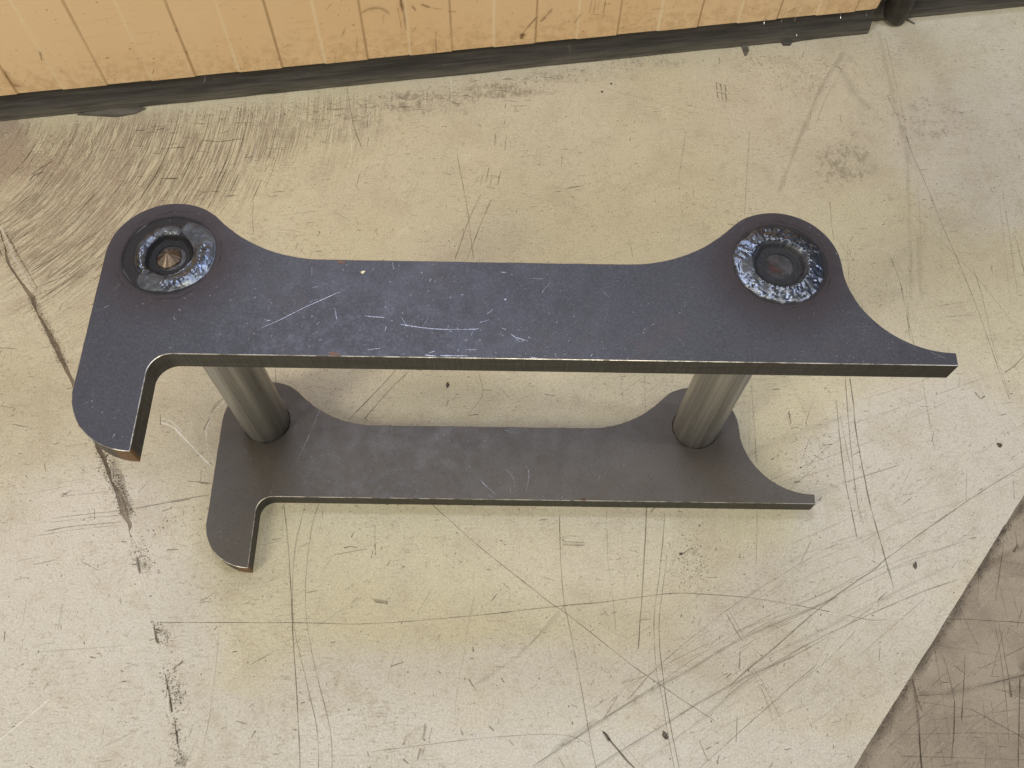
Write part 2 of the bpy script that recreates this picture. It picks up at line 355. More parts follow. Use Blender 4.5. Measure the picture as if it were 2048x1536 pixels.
('d',0.648729,0.360087,[(-151.6,948.7),(-147.1,949.4),(-142.4,948.1)]),
('d',1.15061,0.565574,[(-247.8,903.1),(-241.7,902.9),(-235.7,904)]),
('d',0.850675,0.484519,[(-312.3,869.1),(-305.7,866.8),(-299.4,867)]),
('d',1.0907,0.452718,[(-183.6,909.4),(-180.4,908.9),(-177.9,916.4)]),
('d',1.33169,0.589033,[(-27,993.9),(-20.3,995),(-13.6,994.2)]),
('d',1.14775,0.458002,[(-109.8,1002.8),(-97.5,1005.4),(-84.9,1005.6)]),
('d',1.15365,0.363315,[(-280.6,921),(-273,924.2),(-265.3,927.3)]),
('d',1.47521,0.470901,[(-186.8,951.8),(-181.5,951.4),(-175.8,946.7)]),
('d',1.48288,0.523337,[(-107.4,963.8),(-102.5,965.5),(-97.4,963.6)]),
('d',0.709697,0.579759,[(34.2,996.1),(41.5,996.4),(48.8,1000.2)]),
('d',0.611883,0.539654,[(-39.1,958.3),(-28.3,959.5),(-17.2,954)]),
('d',1.48994,0.431935,[(-39.3,964.1),(-35.4,962.8),(-31.7,967.6)]),
('d',1.26913,0.353181,[(-89.8,970.9),(-81.3,971.2),(-72.9,975.4)]),
('d',1.0179,0.462468,[(-129.7,957.5),(-121.9,956.4),(-114.3,959.4)]),
('d',1.01005,0.712458,[(-309.5,944.1),(-304.4,942.5),(-300.2,947.6)]),
('d',1.23736,0.584506,[(-312.9,910.5),(-305.1,912.9),(-297.7,918.6)]),
('d',1.36671,0.388411,[(-181.6,933.1),(-175.4,934.5),(-168.7,929.4)]),
('d',0.857725,0.651328,[(-293.2,901.1),(-286.9,904),(-280,901.3)]),
('d',1.04791,0.448832,[(-149.3,950.9),(-141.3,949.8),(-133.3,949.5)]),
('d',1.31258,0.598621,[(-27.9,952.4),(-17.1,952.3),(-6.3,950.2)]),
('d',1.23112,0.322002,[(32.6,972.1),(45.3,972),(58,976.8)]),
('d',0.863244,0.713099,[(-86.8,923.4),(-83.2,924.5),(-79.5,921.9)]),
('d',1.16016,0.319603,[(-169.9,916.8),(-165.9,915.6),(-162.1,916)]),
('d',1.39061,0.36045,[(-290,892.6),(-280.2,892.2),(-271,897.1)]),
('d',1.44468,0.468389,[(-104.5,944.8),(-97.1,942.3),(-89.9,944.9)]),
('d',1.0994,0.579395,[(-267.3,940.3),(-255.9,942.6),(-244.3,943.3)]),
('d',1.0653,0.360201,[(-226,903.4),(-216.2,903.7),(-206.2,902.9)]),
('d',0.676719,0.600579,[(-55,947),(-45.9,944.6),(-37,947.8)]),
('d',1.38923,0.516211,[(-106.9,946.1),(-102.3,947.9),(-97.3,942.6)]),
('d',1.45684,0.606501,[(-308.3,916.5),(-304.7,917.3),(-300.9,917.1)]),
('d',1.33854,0.362894,[(30.5,966.6),(39.7,968.4),(48.9,970.7)]),
('d',0.947173,0.361391,[(-237.2,943.3),(-231.1,941.3),(-225.4,942.6)]),
('d',1.36642,0.532871,[(-32.2,993.7),(-25.4,996.2),(-18.6,997.5)]),
('d',0.782167,0.317754,[(-54.8,969.6),(-52.2,969.2),(-49.5,967.6)]),
('d',1.02317,0.7004,[(-47.8,979.1),(-45.6,980.8),(-43.4,981.8)]),
('d',0.937171,0.473546,[(-152.6,933.7),(-148.7,933.2),(-144.9,933.4)]),
('d',0.745384,0.429174,[(-229.7,938.2),(-224.6,938.3),(-219.3,936.1)]),
('d',1.21894,0.603216,[(-304.9,897.8),(-293.3,899.2),(-282.5,907.2)]),
('d',0.861991,0.603509,[(-276,912.1),(-266.9,912.7),(-258.2,915.9)]),
('d',0.960964,0.738117,[(-246,911.4),(-243,911.4),(-240.2,913.7)]),
('d',1.25911,0.623068,[(-151.4,930),(-146.3,929.5),(-141.1,929.3)]),
('d',1.03065,0.690173,[(-405.6,760.1),(-399.5,759.9),(-393.7,761.3)]),
('d',1.14842,0.695842,[(-393.5,831),(-391.6,832.4),(-389.4,831.7)]),
('d',1.09116,0.674294,[(-558.6,869.9),(-550.5,869.3),(-542.9,871.2)]),
('d',0.85543,0.462989,[(-558.6,824.9),(-556.5,825.1),(-554.2,824.8)]),
('d',1.10863,0.460943,[(-544.6,749.5),(-541.9,750.2),(-539,750.3)]),
('d',1.5213,0.539315,[(-507.1,867.2),(-501.5,866.9),(-496.5,869.5)]),
('d',1.17142,0.450651,[(-561.8,805.5),(-557.1,807.3),(-552.4,808.6)]),
('d',1.42642,0.389589,[(-365.3,846.4),(-360.3,845.8),(-355.6,846.4)]),
('d',0.912876,0.351925,[(-539.3,775.7),(-532,775.2),(-525.1,776.6)]),
('d',0.845386,0.324577,[(-550,821),(-544.4,821.4),(-539.1,822.8)]),
('d',0.698531,0.468231,[(-528.1,841.5),(-524,842.6),(-519,839.7)]),
('d',1.35972,0.529892,[(-432.3,764.6),(-426.6,767.1),(-420.1,764.8)]),
('d',1.30118,0.407078,[(-408.9,758),(-402.3,757.9),(-396.3,761)]),
('d',0.862592,0.570359,[(-550.4,871),(-547.5,871.3),(-544.5,871)]),
('d',0.650631,0.352047,[(-393.7,811.1),(-392,812.9),(-389.4,808.8)]),
('d',1.0289,0.444964,[(-350.8,805.8),(-347.5,806.1),(-344.2,806.3)]),
('d',0.695297,0.512125,[(-427.6,773.8),(-420.9,773.1),(-414.3,772.8)]),
('d',0.718203,0.42683,[(-455.5,758),(-448.3,757.1),(-442,760.4)]),
('d',1.5363,0.51304,[(-470.8,823.1),(-463.5,821.6),(-457.2,825.1)]),
('d',0.652311,0.691204,[(-534.6,770.4),(-529.7,769),(-525.6,771)]),
('d',0.81562,0.410818,[(-449,765.6),(-444.6,765.3),(-440.1,764.5)]),
('d',0.951771,0.399296,[(-480,781.3),(-476.2,779),(-473.5,782.4)]),
('d',0.743054,0.632672,[(-373,804),(-368.6,804.5),(-364.2,804.9)]),
('d',1.50018,0.379727,[(-540.5,866.9),(-533.7,866.9),(-527.6,870)]),
('d',1.40037,0.450574,[(-404.9,770.1),(-398.8,768.9),(-393.3,771.3)]),
('d',0.917244,0.31082,[(-442.6,859.7),(-438.3,860.4),(-433.6,859)]),
('d',1.58239,0.626211,[(-454.7,788.8),(-450,787.2),(-446.3,791)]),
('d',0.962798,0.537422,[(-415.2,812.9),(-408.2,813.9),(-401.5,816.4)]),
('d',0.955867,0.532158,[(-514.8,871.1),(-512.4,871.1),(-510.7,874.6)]),
('d',1.31607,0.328813,[(-486.5,757.7),(-483,757.9),(-480.1,761)]),
('d',1.43825,0.595445,[(-343.4,768.6),(-337.2,769.6),(-331.1,770.7)]),
('d',1.57466,0.517583,[(-441,764.2),(-437.7,764.4),(-434.4,764.8)]),
('d',1.49954,0.66407,[(-487.7,858.4),(-481.7,859.7),(-475.7,861)]),
('d',1.31526,0.449607,[(-537,786.8),(-531.4,786.4),(-526.5,788.8)]),
('d',1.49726,0.366969,[(-504.6,845.2),(-498.9,847.1),(-493.2,848.8)]),
('d',1.43027,0.651434,[(-528.9,872.5),(-523.3,873),(-518.1,875.7)]),
('d',0.902323,0.412299,[(-470.5,811.3),(-463.2,814.4),(-455.6,815.9)]),
('d',1.16258,0.541379,[(-538.4,876.6),(-535.8,876.3),(-533.1,876.1)]),
('d',1.32892,0.324557,[(-429.6,797.5),(-423.7,800.3),(-417,798.6)]),
('d',1.24518,0.670685,[(-355,845.4),(-347.4,845.5),(-339.6,844.3)]),
('d',0.793527,0.362658,[(-378.1,822.7),(-375.5,822.2),(-373.2,822.7)]),
('d',1.33622,0.626547,[(-438,871),(-430.9,870.6),(-424.7,875.4)]),
('d',1.5651,0.341329,[(-349.5,760.5),(-343.6,760.4),(-337.9,761.4)]),
('d',1.2805,0.597173,[(-524.1,829.6),(-519,828.7),(-514.3,829.8)]),
('d',1.19709,0.449764,[(-447.7,833.2),(-445.3,834),(-443,835.7)]),
('d',1.35979,0.588501,[(-341.2,762.5),(-339,762.8),(-336.7,762.1)]),
('d',1.51839,0.452837,[(-462.9,835.3),(-456.2,836.1),(-449.2,834.8)]),
('d',0.89597,0.434779,[(-403.5,779.9),(-397.8,779.3),(-392.8,782.8)]),
('d',1.2662,0.32935,[(-557.9,821.7),(-554.6,822),(-551.1,821.7)]),
('d',0.986287,0.673565,[(-447.5,752.4),(-442,751.6),(-436.9,752.7)]),
('d',0.961044,0.306563,[(-395.4,887.1),(-388.4,887.5),(-381.1,886.7)]),
('d',0.818587,0.689721,[(-480.4,812.5),(-478.5,814),(-476.1,812.2)]),
('d',1.28707,0.503125,[(-554.3,841.2),(-545.8,840.3),(-537.9,842.5)]),
('d',1.50236,0.558053,[(-393.1,827.7),(-387.4,828.2),(-381.8,829.4)]),
('d',1.47421,0.630273,[(-553.5,775.4),(-548.8,774.5),(-544.9,777.2)]),
('d',0.748217,0.612367,[(-336.8,787.4),(-329.5,790.8),(-321.2,786.8)]),
('d',0.870905,0.487935,[(-348.6,859.8),(-344,860.5),(-339,858.2)]),
('d',0.673907,0.45247,[(-548.9,856.7),(-543.5,854.6),(-539.8,860.1)]),
('d',1.56078,0.539565,[(-536.6,878.4),(-529,878.1),(-521.7,879)]),
('d',0.784803,0.471608,[(-350.7,763),(-348.8,763.3),(-346.5,760.6)]),
('d',3,0.7,[(-685.5,782.7),(-673,796.6),(-662.1,808.7)]),
('d',2.2,0.6,[(-676,781.4),(-667.2,801.3)]),
('d',2,0.6,[(-686.1,766.9),(-680,783),(-665.8,788.1)]),
('d',1.6,0.7,[(-520,837.3),(-481,842.8)]),
('d',1.6,0.65,[(-504.8,785.1),(-478.2,785.5)]),
('d',1.4,0.6,[(-459.8,855.8),(-433,855.2),(-400.4,862.4)]),
('d',1.2,0.65,[(-642.3,877.7),(-644.8,838.6),(-653.1,795.8),(-661.5,766.3),(-670.5,742.6),(-686.5,718.1),(-699.8,697.4)]),
('d',1,0.6,[(-551.4,782.9),(-566,751.8),(-581.8,728),(-594.2,705.6),(-603.3,692.7)]),
('d',1.1,0.6,[(-642,622.6),(-616.7,647.5),(-583.8,677.2),(-559.5,703)]),
('d',1,0.55,[(-619,581.1),(-588,613.3),(-556.2,646.2)]),
('d',1,0.5,[(-457,907.6),(-456.6,873.6),(-462.2,838.2),(-478.2,792.5)]),
('d',0.9,0.5,[(-541.2,890.2),(-545,857.2),(-553.4,820.2),(-566.4,784)])]
FLOOR_MARKS = [
('d',0.9,0.6,[(493,213.2),(519.5,213.7),(553.2,213.3),(588,212.3)]),
('d',0.8,0.65,[(552.2,205.5),(551.2,170.8),(547.9,128.8),(542.3,86.8)]),
('d',1,0.8,[(512,174.2),(503.4,137.5),(495.1,104.6)]),
('d',1.2,0.9,[(491.7,126.8),(484,91.2),(477.4,66.4)]),
('d',2.4,0.5,[(448.4,147),(450.6,130.5),(454.3,114.2)]),
('d',1.4,0.6,[(448.8,133),(449.3,110),(446.1,75.1),(444.4,55.6)]),
('d',1.2,0.7,[(447,89.9),(443.7,57.5)]),
('d',1,0.5,[(487.1,173.8),(490.6,147.5),(491.3,121.6)]),
('s',5,0.35,[(454.5,131.1),(488.2,134.4),(520.1,141.7),(551.2,149.6),(575.7,156.8)]),
('d',1,0.5,[(520.1,141.7),(551.2,149.6),(575.7,156.8)]),
('d',0.7,0.5,[(449.3,129.4),(487.9,132.8)]),
('d',1.4,0.5,[(582.1,305.4),(571,271.9),(558.4,235.8)]),
('s',7,0.4,[(545.5,271.5),(574.1,286.6),(607.3,300.4)]),
('d',0.8,0.4,[(523.5,159.2),(550.3,171.8),(582.4,187)]),
('d',2,0.8,[(597.8,302.4),(591.3,293.8)]),
('d',1.2,0.8,[(568.3,152.9),(557.7,108.8),(546.3,61)]),
('d',0.8,0.6,[(554.2,303.7),(539.7,241.9)]),
('d',0.8,0.5,[(598.8,320.5),(596.5,296.4)]),
('s',9,0.4,[(555.6,144.6),(559.4,136.9),(572,140)]),
('d',2,0.7,[(555,147.2),(553.9,131.6)]),
('s',6,0.5,[(570,160.8),(577.9,166.4)]),
('d',0.7,0.5,[(423.4,68.4),(476.2,68.8),(556.5,69.1)]),
('d',0.6,0.4,[(426.7,89.2),(507.5,94),(561.9,93.9)]),
('d',0.6,0.35,[(461.4,105.4),(516.5,112.4),(568,121.8)]),
('d',0.6,0.4,[(408.4,73.7),(463.2,115.6),(526.7,164.6)]),
('d',0.6,0.4,[(442.7,57.4),(496.8,94.1),(546.8,128.7)]),
('d',0.6,0.4,[(511,57.9),(518.9,92.4),(522.2,127.9)]),
('d',0.7,0.4,[(511.5,246.6),(519.4,213.1),(528.2,186.1)]),
('d',0.6,0.4,[(493.3,192.9),(513.2,180.1)]),
('d',0.6,0.4,[(427.2,127.1),(416,88.8)])]
PLATE_MARKS = [
('U',0.8,0.8,[(-197.6,348.1),(-180.7,357.6),(-163.7,368.7),(-146.4,378.6),(-134,385.5)]),
('U',0.5,0.5,[(-155.3,377),(-146.3,377.1)]),
('U',0.8,0.6,[(-159.1,374.5),(-156,376.5)]),
('U',1.1,0.9,[(-112.4,362.6),(-104.2,361.8),(-96.1,361.5)]),
('U',0.9,0.75,[(-83.5,355.2),(-67.2,352.7),(-48.9,351.2),(-26.7,351.6),(-19.4,352.2)]),
('U',1,0.7,[(-1.3,353.4),(2.4,352.1)]),
('U',1,0.8,[(5.7,348.4),(10.5,344.8),(20.2,341.8)]),
('U',0.7,0.5,[(5.7,348.4),(13.8,340.8)]),
('U',1.1,0.8,[(-2,406.6),(2.6,406.7)]),
('U',1.8,0.8,[(0.8,379.9),(2.5,380.9)]),
('U',0.6,0.5,[(82.4,389.6),(87.9,382.9)]),
('U',0.6,0.4,[(270.3,361.1),(274.9,358.8),(304.7,360.7)]),
('U',0.6,0.5,[(-330.9,363.3),(-325.3,365.3)]),
('U',0.9,0.6,[(-324.3,366.3),(-320.8,368.7)]),
('U',1.2,0.9,[(-294.2,252.7),(-293,256)]),
('U',1.2,0.7,[(-266.9,359.3),(-265.1,356.1)]),
('U',1.2,0.7,[(-263.7,366.4),(-262.1,364.6)]),
('U',1.3,0.9,[(-191.4,356.5),(-188.3,357.5)]),
('U',1,0.7,[(345.2,336.9),(355.5,332.1)]),
('U',0.9,0.6,[(346.6,332),(354.3,333.9)]),
('U',0.9,0.6,[(329.9,339.4),(334.2,339)]),
('U',1.3,0.8,[(-61.8,327.7),(-53,326.5)]),
('U',1.2,0.9,[(-49.9,327),(-27.6,327.4)]),
('U',0.9,0.6,[(-59.1,329.5),(-54.8,330.9)]),
('U',1.1,0.7,[(22.6,326.9),(27.4,326.1)]),
('U',0.8,0.5,[(-107.9,331.4),(-98,332.9)]),
('U',0.8,0.5,[(-18.8,358.2),(-11.5,360.7)]),
('U',1,0.5,[(-12.9,366.3),(-8.9,370.2)]),
('D',0.9,0.75,[(-24.2,349.1),(-15.3,340),(-4.7,331.1)]),
('D',0.8,0.6,[(12,340.4),(10.9,334.3)]),
('D',0.7,0.6,[(7.1,361.9),(14.2,352.7),(16.6,344.8)]),
('D',0.8,0.6,[(29.4,367.3),(32.9,356.1),(29.4,334.6)]),
('D',1.2,0.8,[(-37.5,364.4),(-36.4,366.3)]),
('D',0.6,0.45,[(-219.3,435.4),(-231.4,393),(-241.2,364.5)]),
('D',0.8,0.6,[(-15.1,330.9),(-10.5,328.6)]),
('D',0.6,0.4,[(321.9,333.8),(342,331.1)])]
SEAM_Y = [-0.7000,-0.0165,0.0309,0.0525,0.0835,0.1241,0.1736,0.2059,0.2494,0.2824,0.2963,0.3263,0.3513,0.3838,0.4244,0.4663,0.4929,0.5285,0.5608,0.5858,0.6087,0.6367,0.6858,0.7962,1.3000]
SEAM_X = [-0.2480,-0.2980,-0.3213,-0.3339,-0.3464,-0.3622,-0.3845,-0.4013,-0.4221,-0.4375,-0.4481,-0.4632,-0.4797,-0.5000,-0.5250,-0.5503,-0.5703,-0.5954,-0.6188,-0.6347,-0.6561,-0.6778,-0.7012,-0.7752,-0.8752]
GAP_Y = [-0.0165,0.0835,0.1736,0.2494,0.2794,0.2852,0.2963,0.3263,0.3359,0.3513,0.3838,0.4244,0.4609,0.4929,0.5229,0.5609,0.5858,0.6291,0.6858,0.7379]
GAP_W = [0.0001,0.0001,0.0001,0.0001,0.0006,0.0060,0.0097,0.0083,0.0030,0.0067,0.0053,0.0030,0.0053,0.0067,0.0090,0.0037,0.0067,0.0033,0.0010,0.0006]
BLOBS = {'dirt':[(-0.145,0.943,0.111,0.005,0.002,-0.029,0.5),(-0.034,0.971,0.075,0.004,0.001,-0.020,0.55),(0.063,1.003,0.106,0.005,0.000,-0.018,0.42),(-0.293,0.888,0.145,0.007,0.006,-0.046,0.4),(0.193,1.041,0.084,0.004,-0.001,-0.016,0.4),(-0.503,0.809,0.197,0.009,0.019,-0.094,0.22),(-0.341,0.817,0.113,0.005,0.008,-0.053,0.3),(-0.236,0.769,0.084,0.004,0.004,-0.034,0.2),(0.422,1.001,0.057,0.003,-0.007,-0.059,0.32),(0.209,0.266,0.032,0.001,-0.002,-0.034,0.35),(0.468,0.860,0.058,0.003,-0.006,-0.050,0.5),(0.513,0.927,0.045,0.002,-0.009,-0.066,0.3),(0.663,0.865,0.051,0.002,-0.012,-0.063,0.3),(0.460,0.553,0.039,0.002,-0.006,-0.043,0.12),(0.366,0.411,0.055,0.002,-0.004,-0.039,0.18),(0.410,1.067,0.124,0.006,-0.003,-0.031,0.3),(0.581,1.076,0.039,0.002,-0.008,-0.052,0.35),(0.606,0.951,0.083,0.004,-0.010,-0.057,0.42),(0.647,0.784,0.043,0.002,-0.020,-0.101,0.12),(-0.454,0.315,0.017,0.001,0.008,-0.036,0.3),(0.048,0.438,0.074,0.003,0.000,-0.027,0.15),(0.354,0.158,0.154,0.006,-0.007,-0.062,0.12)],
'brown':[(-0.737,0.834,0.042,0.002,0.022,-0.079,0.95),(-0.682,0.792,0.056,0.003,0.010,-0.039,0.7),(-0.582,0.727,0.041,0.002,0.010,-0.041,0.35),(-0.678,0.855,0.064,0.003,0.007,-0.027,0.4),(-0.567,0.780,0.028,0.001,0.014,-0.060,0.42),(-0.542,0.895,0.087,0.004,0.003,-0.015,0.5),(-0.628,0.717,0.061,0.003,0.008,-0.033,0.3),(0.477,0.874,0.058,0.003,-0.007,-0.055,0.2),(0.609,0.927,0.097,0.005,-0.018,-0.102,0.16),(0.349,0.417,0.055,0.002,-0.003,-0.033,0.22),(0.208,0.543,0.032,0.001,-0.000,-0.007,0.3)],
'sweep':[(-0.538,0.807,0.197,0.009,0.026,-0.119,1),(-0.621,0.692,0.128,0.006,0.030,-0.117,1),(-0.392,0.869,0.101,0.005,0.012,-0.072,0.9),(-0.636,0.596,0.058,0.003,0.016,-0.059,0.6),(-0.566,0.553,0.038,0.002,0.016,-0.065,0.5),(-0.295,0.902,0.102,0.005,0.007,-0.056,0.7),(-0.242,0.822,0.071,0.003,0.009,-0.078,0.35),(-0.694,0.809,0.084,0.004,0.028,-0.103,0.7)],
'diag':[(0.356,0.174,0.250,0.009,-0.015,-0.122,1),(0.268,0.108,0.226,0.008,-0.007,-0.078,0.9),(0.497,0.352,0.144,0.006,-0.016,-0.096,0.8),(0.054,0.071,0.105,0.004,0.001,-0.038,0.6)],
'pale':[(0.003,0.031,0.678,0.023,0.003,-0.068,0.8),(-0.346,0.047,0.218,0.008,0.015,-0.074,0.8),(-0.471,0.170,0.181,0.007,0.051,-0.204,0.75),(0.502,0.384,0.183,0.007,-0.027,-0.157,0.75),(0.661,0.892,0.162,0.008,-0.044,-0.225,0.5),(0.000,0.099,0.375,0.013,0.004,-0.091,0.6),(0.359,0.201,0.197,0.007,-0.016,-0.130,0.6)]}
SPECK_BANDS = [(-0.6306,0.5806,-0.5588,0.4849,0.0040,330),(-0.5434,0.4611,-0.5182,0.4213,0.0030,90),(-0.4974,0.3858,-0.4367,0.2944,0.0045,700),(-0.4788,0.3577,-0.4576,0.3302,0.0050,120),(-0.4248,0.2563,-0.4017,0.2341,0.0050,120),(-0.3834,0.1736,-0.3659,0.1555,0.0040,90),(-0.3600,0.1267,-0.3375,0.0868,0.0045,170),(-0.3455,0.0815,-0.3270,0.0335,0.0040,120),(-0.7008,0.6842,-0.6243,0.5885,0.0040,120),(-0.7126,0.7992,-0.6400,0.8480,0.0160,260),(0.3399,1.0637,0.4478,0.9975,0.0140,240),(-0.2547,0.9330,0.0400,0.9972,0.0090,420),(0.0475,1.0076,0.2160,1.0521,0.0060,180),(0.2102,0.2866,0.2106,0.2402,0.0140,200),(-0.4262,0.2680,-0.3482,0.3130,0.0080,60),(0.3493,0.4235,0.3739,0.3727,0.0140,110),(-0.5268,0.8909,-0.2908,0.9264,0.0080,300)]
WALL_MARKS = [
(2.2,0.6,[(37.9,104.9),(32,95.1),(22.3,83.9)]),
(3,0.5,[(28.6,90.2),(22.3,83.9)]),
(2,0.55,[(16.9,92.5),(8.6,81.9),(0.9,72),(-4,61.6)]),
(6,0.75,[(-2.6,65.1),(-5.3,55.3)]),
(2,0.5,[(80.4,89.5),(70.8,72.7)]),
(1,0.45,[(94.3,112.3),(93.5,90.6)]),
(1,0.4,[(100.1,111.6),(99.6,88.2)]),
(1,0.35,[(107.4,110.8),(103.4,93.9)]),
(1.3,0.6,[(114.7,110),(113.8,85.6)]),
(1,0.5,[(94.4,88.8),(117.8,83.4)]),
(2.2,0.45,[(-230.8,125.7),(-222.4,132.3),(-206.5,133.8),(-194.8,129.1),(-191,119.4)]),
(1.8,0.4,[(-219.6,132.8),(-202.7,131.7),(-193.4,123)]),
(3,0.75,[(-173.2,146.5),(-172.8,135.8),(-171.5,121.4)]),
(1.8,0.55,[(-171.5,121.4),(-170.9,90)]),
(1.5,0.4,[(-178.8,130.6),(-177.5,109.2),(-176.9,93.4)]),
(2.2,0.6,[(-145.6,132.7),(-135.7,126.5)]),
(1.2,0.4,[(-135.7,126.5),(-116.6,121)]),
(1.8,0.55,[(-159.4,132.6),(-154.6,123.6)]),
(1.6,0.6,[(-109.8,116.8),(-99.4,114.7)]),
(1.1,0.45,[(-129.3,85),(-130.9,45.7)]),
(1,0.3,[(-240.7,89.6),(-244.3,54.4)]),
(1.2,0.4,[(-137.6,56.8),(-130.3,56.8)]),
(1,0.4,[(-199.2,120.3),(-202.5,103.5)]),
(2.6,0.6,[(-720.9,87.7),(-722.5,73.2),(-722.3,61.1)]),
(5,0.5,[(-722.3,61.1),(-713.6,58)]),
(2.5,0.7,[(-662.3,114.7),(-663.4,107.8),(-666.3,98.5)]),
(1.6,0.7,[(-625.1,179.5),(-624,177.8)]),
(2,0.6,[(-584.4,92.4),(-579.3,93.5)]),
(2,0.6,[(-548.7,103.8),(-545.2,106)]),
(1.8,0.6,[(-477.2,130.4),(-477.9,126.2)]),
(2.4,0.7,[(-476.1,91.1),(-475.2,87.4)]),
(2,0.5,[(-543.6,88.1),(-542.6,85.2)]),
(1.4,0.6,[(-540,115),(-539.3,113.1)]),
(1.5,0.35,[(-345.8,81.1),(-331,85.5)]),
(1.5,0.35,[(144.4,99.7),(148.4,102.7)]),
(1.5,0.4,[(143.6,83.9),(152.4,84.7)]),
(1.2,0.35,[(183.3,86.5),(202.1,85.2)]),
(2.5,0.4,[(144.8,57.5),(148.4,58.9)]),
(1.2,0.3,[(-276.5,137.7),(-264.6,148.7)]),
(2,0.3,[(-254.5,105.3),(-260.8,91.2)]),
(1.8,0.35,[(-70.2,130.8),(-68.2,127.3)]),
(4,0.35,[(399.8,55.1),(408.9,63.3)]),
(3,0.3,[(392,42.1),(410.3,46.5)])]
RAGS = [[(341.1,3.6),(341.1,-19.8),(343.2,-21.1),(349.5,-12.5),(350.5,-3),(354.8,3.9)],
[(404.3,2.6),(406.3,-7.3),(417.2,-8.8),(422.1,-3),(452.3,0.5),(455.4,5.5)],
[(455.7,1.1),(497.9,3),(502.3,6.8),(470.8,7.8)],
[(-659.6,-3.9),(-630.9,-9.7),(-602.2,-15.5),(-577.4,-13.2),(-561.8,-5.6),(-577.8,1.4),(-627.9,0.5)]]
CHIPS = [(-80.7811,480.45,2.4,4.0,1.6,0,'dark torn chip on the floor between the two plates'),
(175.484,80.1041,3.2,5.1,1.6,37,'brown chip beside the twin scratches near the bottom edge of the photo'),
(471.564,272.514,4.4,2.8,1.6,74,'curled grey chip among the scratches left of the bare floor'),
(202.094,275.668,2.4,2.0,1.6,21,'round black grain below the middle of the lower plate'),
(600.281,427.057,3.6,3.6,1.6,58,'dark flat crumb on the covering at the right edge'),
(582.258,317.085,3.6,2.4,1.6,5,'black crumb on the bare floor at the very edge of the covering'),
(118.349,977.073,2.0,2.0,1.6,42,'round black grain under the wall strip in the upper middle'),
(132.1,993.732,1.6,2.4,1.6,79,'upright black sliver just right of the round grain under the wall strip')]
FLAKE = (-117.4,404.4)
SWARF = [(364.4,-2.5,42.8,8,0.9,60,-20,0.7,'thin bright shaving on the rubber strip, leftmost of the tuft'),
(392.7,-2.5,42.3,9,1.6,120,-40,0.7,'bright curl in the middle of the tuft on the rubber strip'),
(413.0,-2.5,42.7,7,0.5,75,-50,0.7,'short upright bright shaving, rightmost of the tuft on the rubber strip'),
(486.6,-2.5,39.7,9,1,100,-30,0.7,'bright shaving on the rubber strip left of the dark tube'),
(527.6,-2.5,38.6,6,0.4,80,-40,0.7,'tiny bright shaving nearest the dark tube'),
(365.0,-2.5,17.9,9,0.6,5,-5,0.7,'bright flat shaving low on the rubber strip'),
(425.7,-2.5,12.4,20,0.3,85,-30,0.7,'long pale shaving leaning across the rubber strip'),
(-531.2,-2.5,62.5,8,0.7,40,-30,0.7,'pale sliver hanging at the left foot of the orange panel'),
(-466.5,-2.5,37.7,9,0.7,60,-30,0.7,'pale sliver at the foot of the fourth rib from the left')]


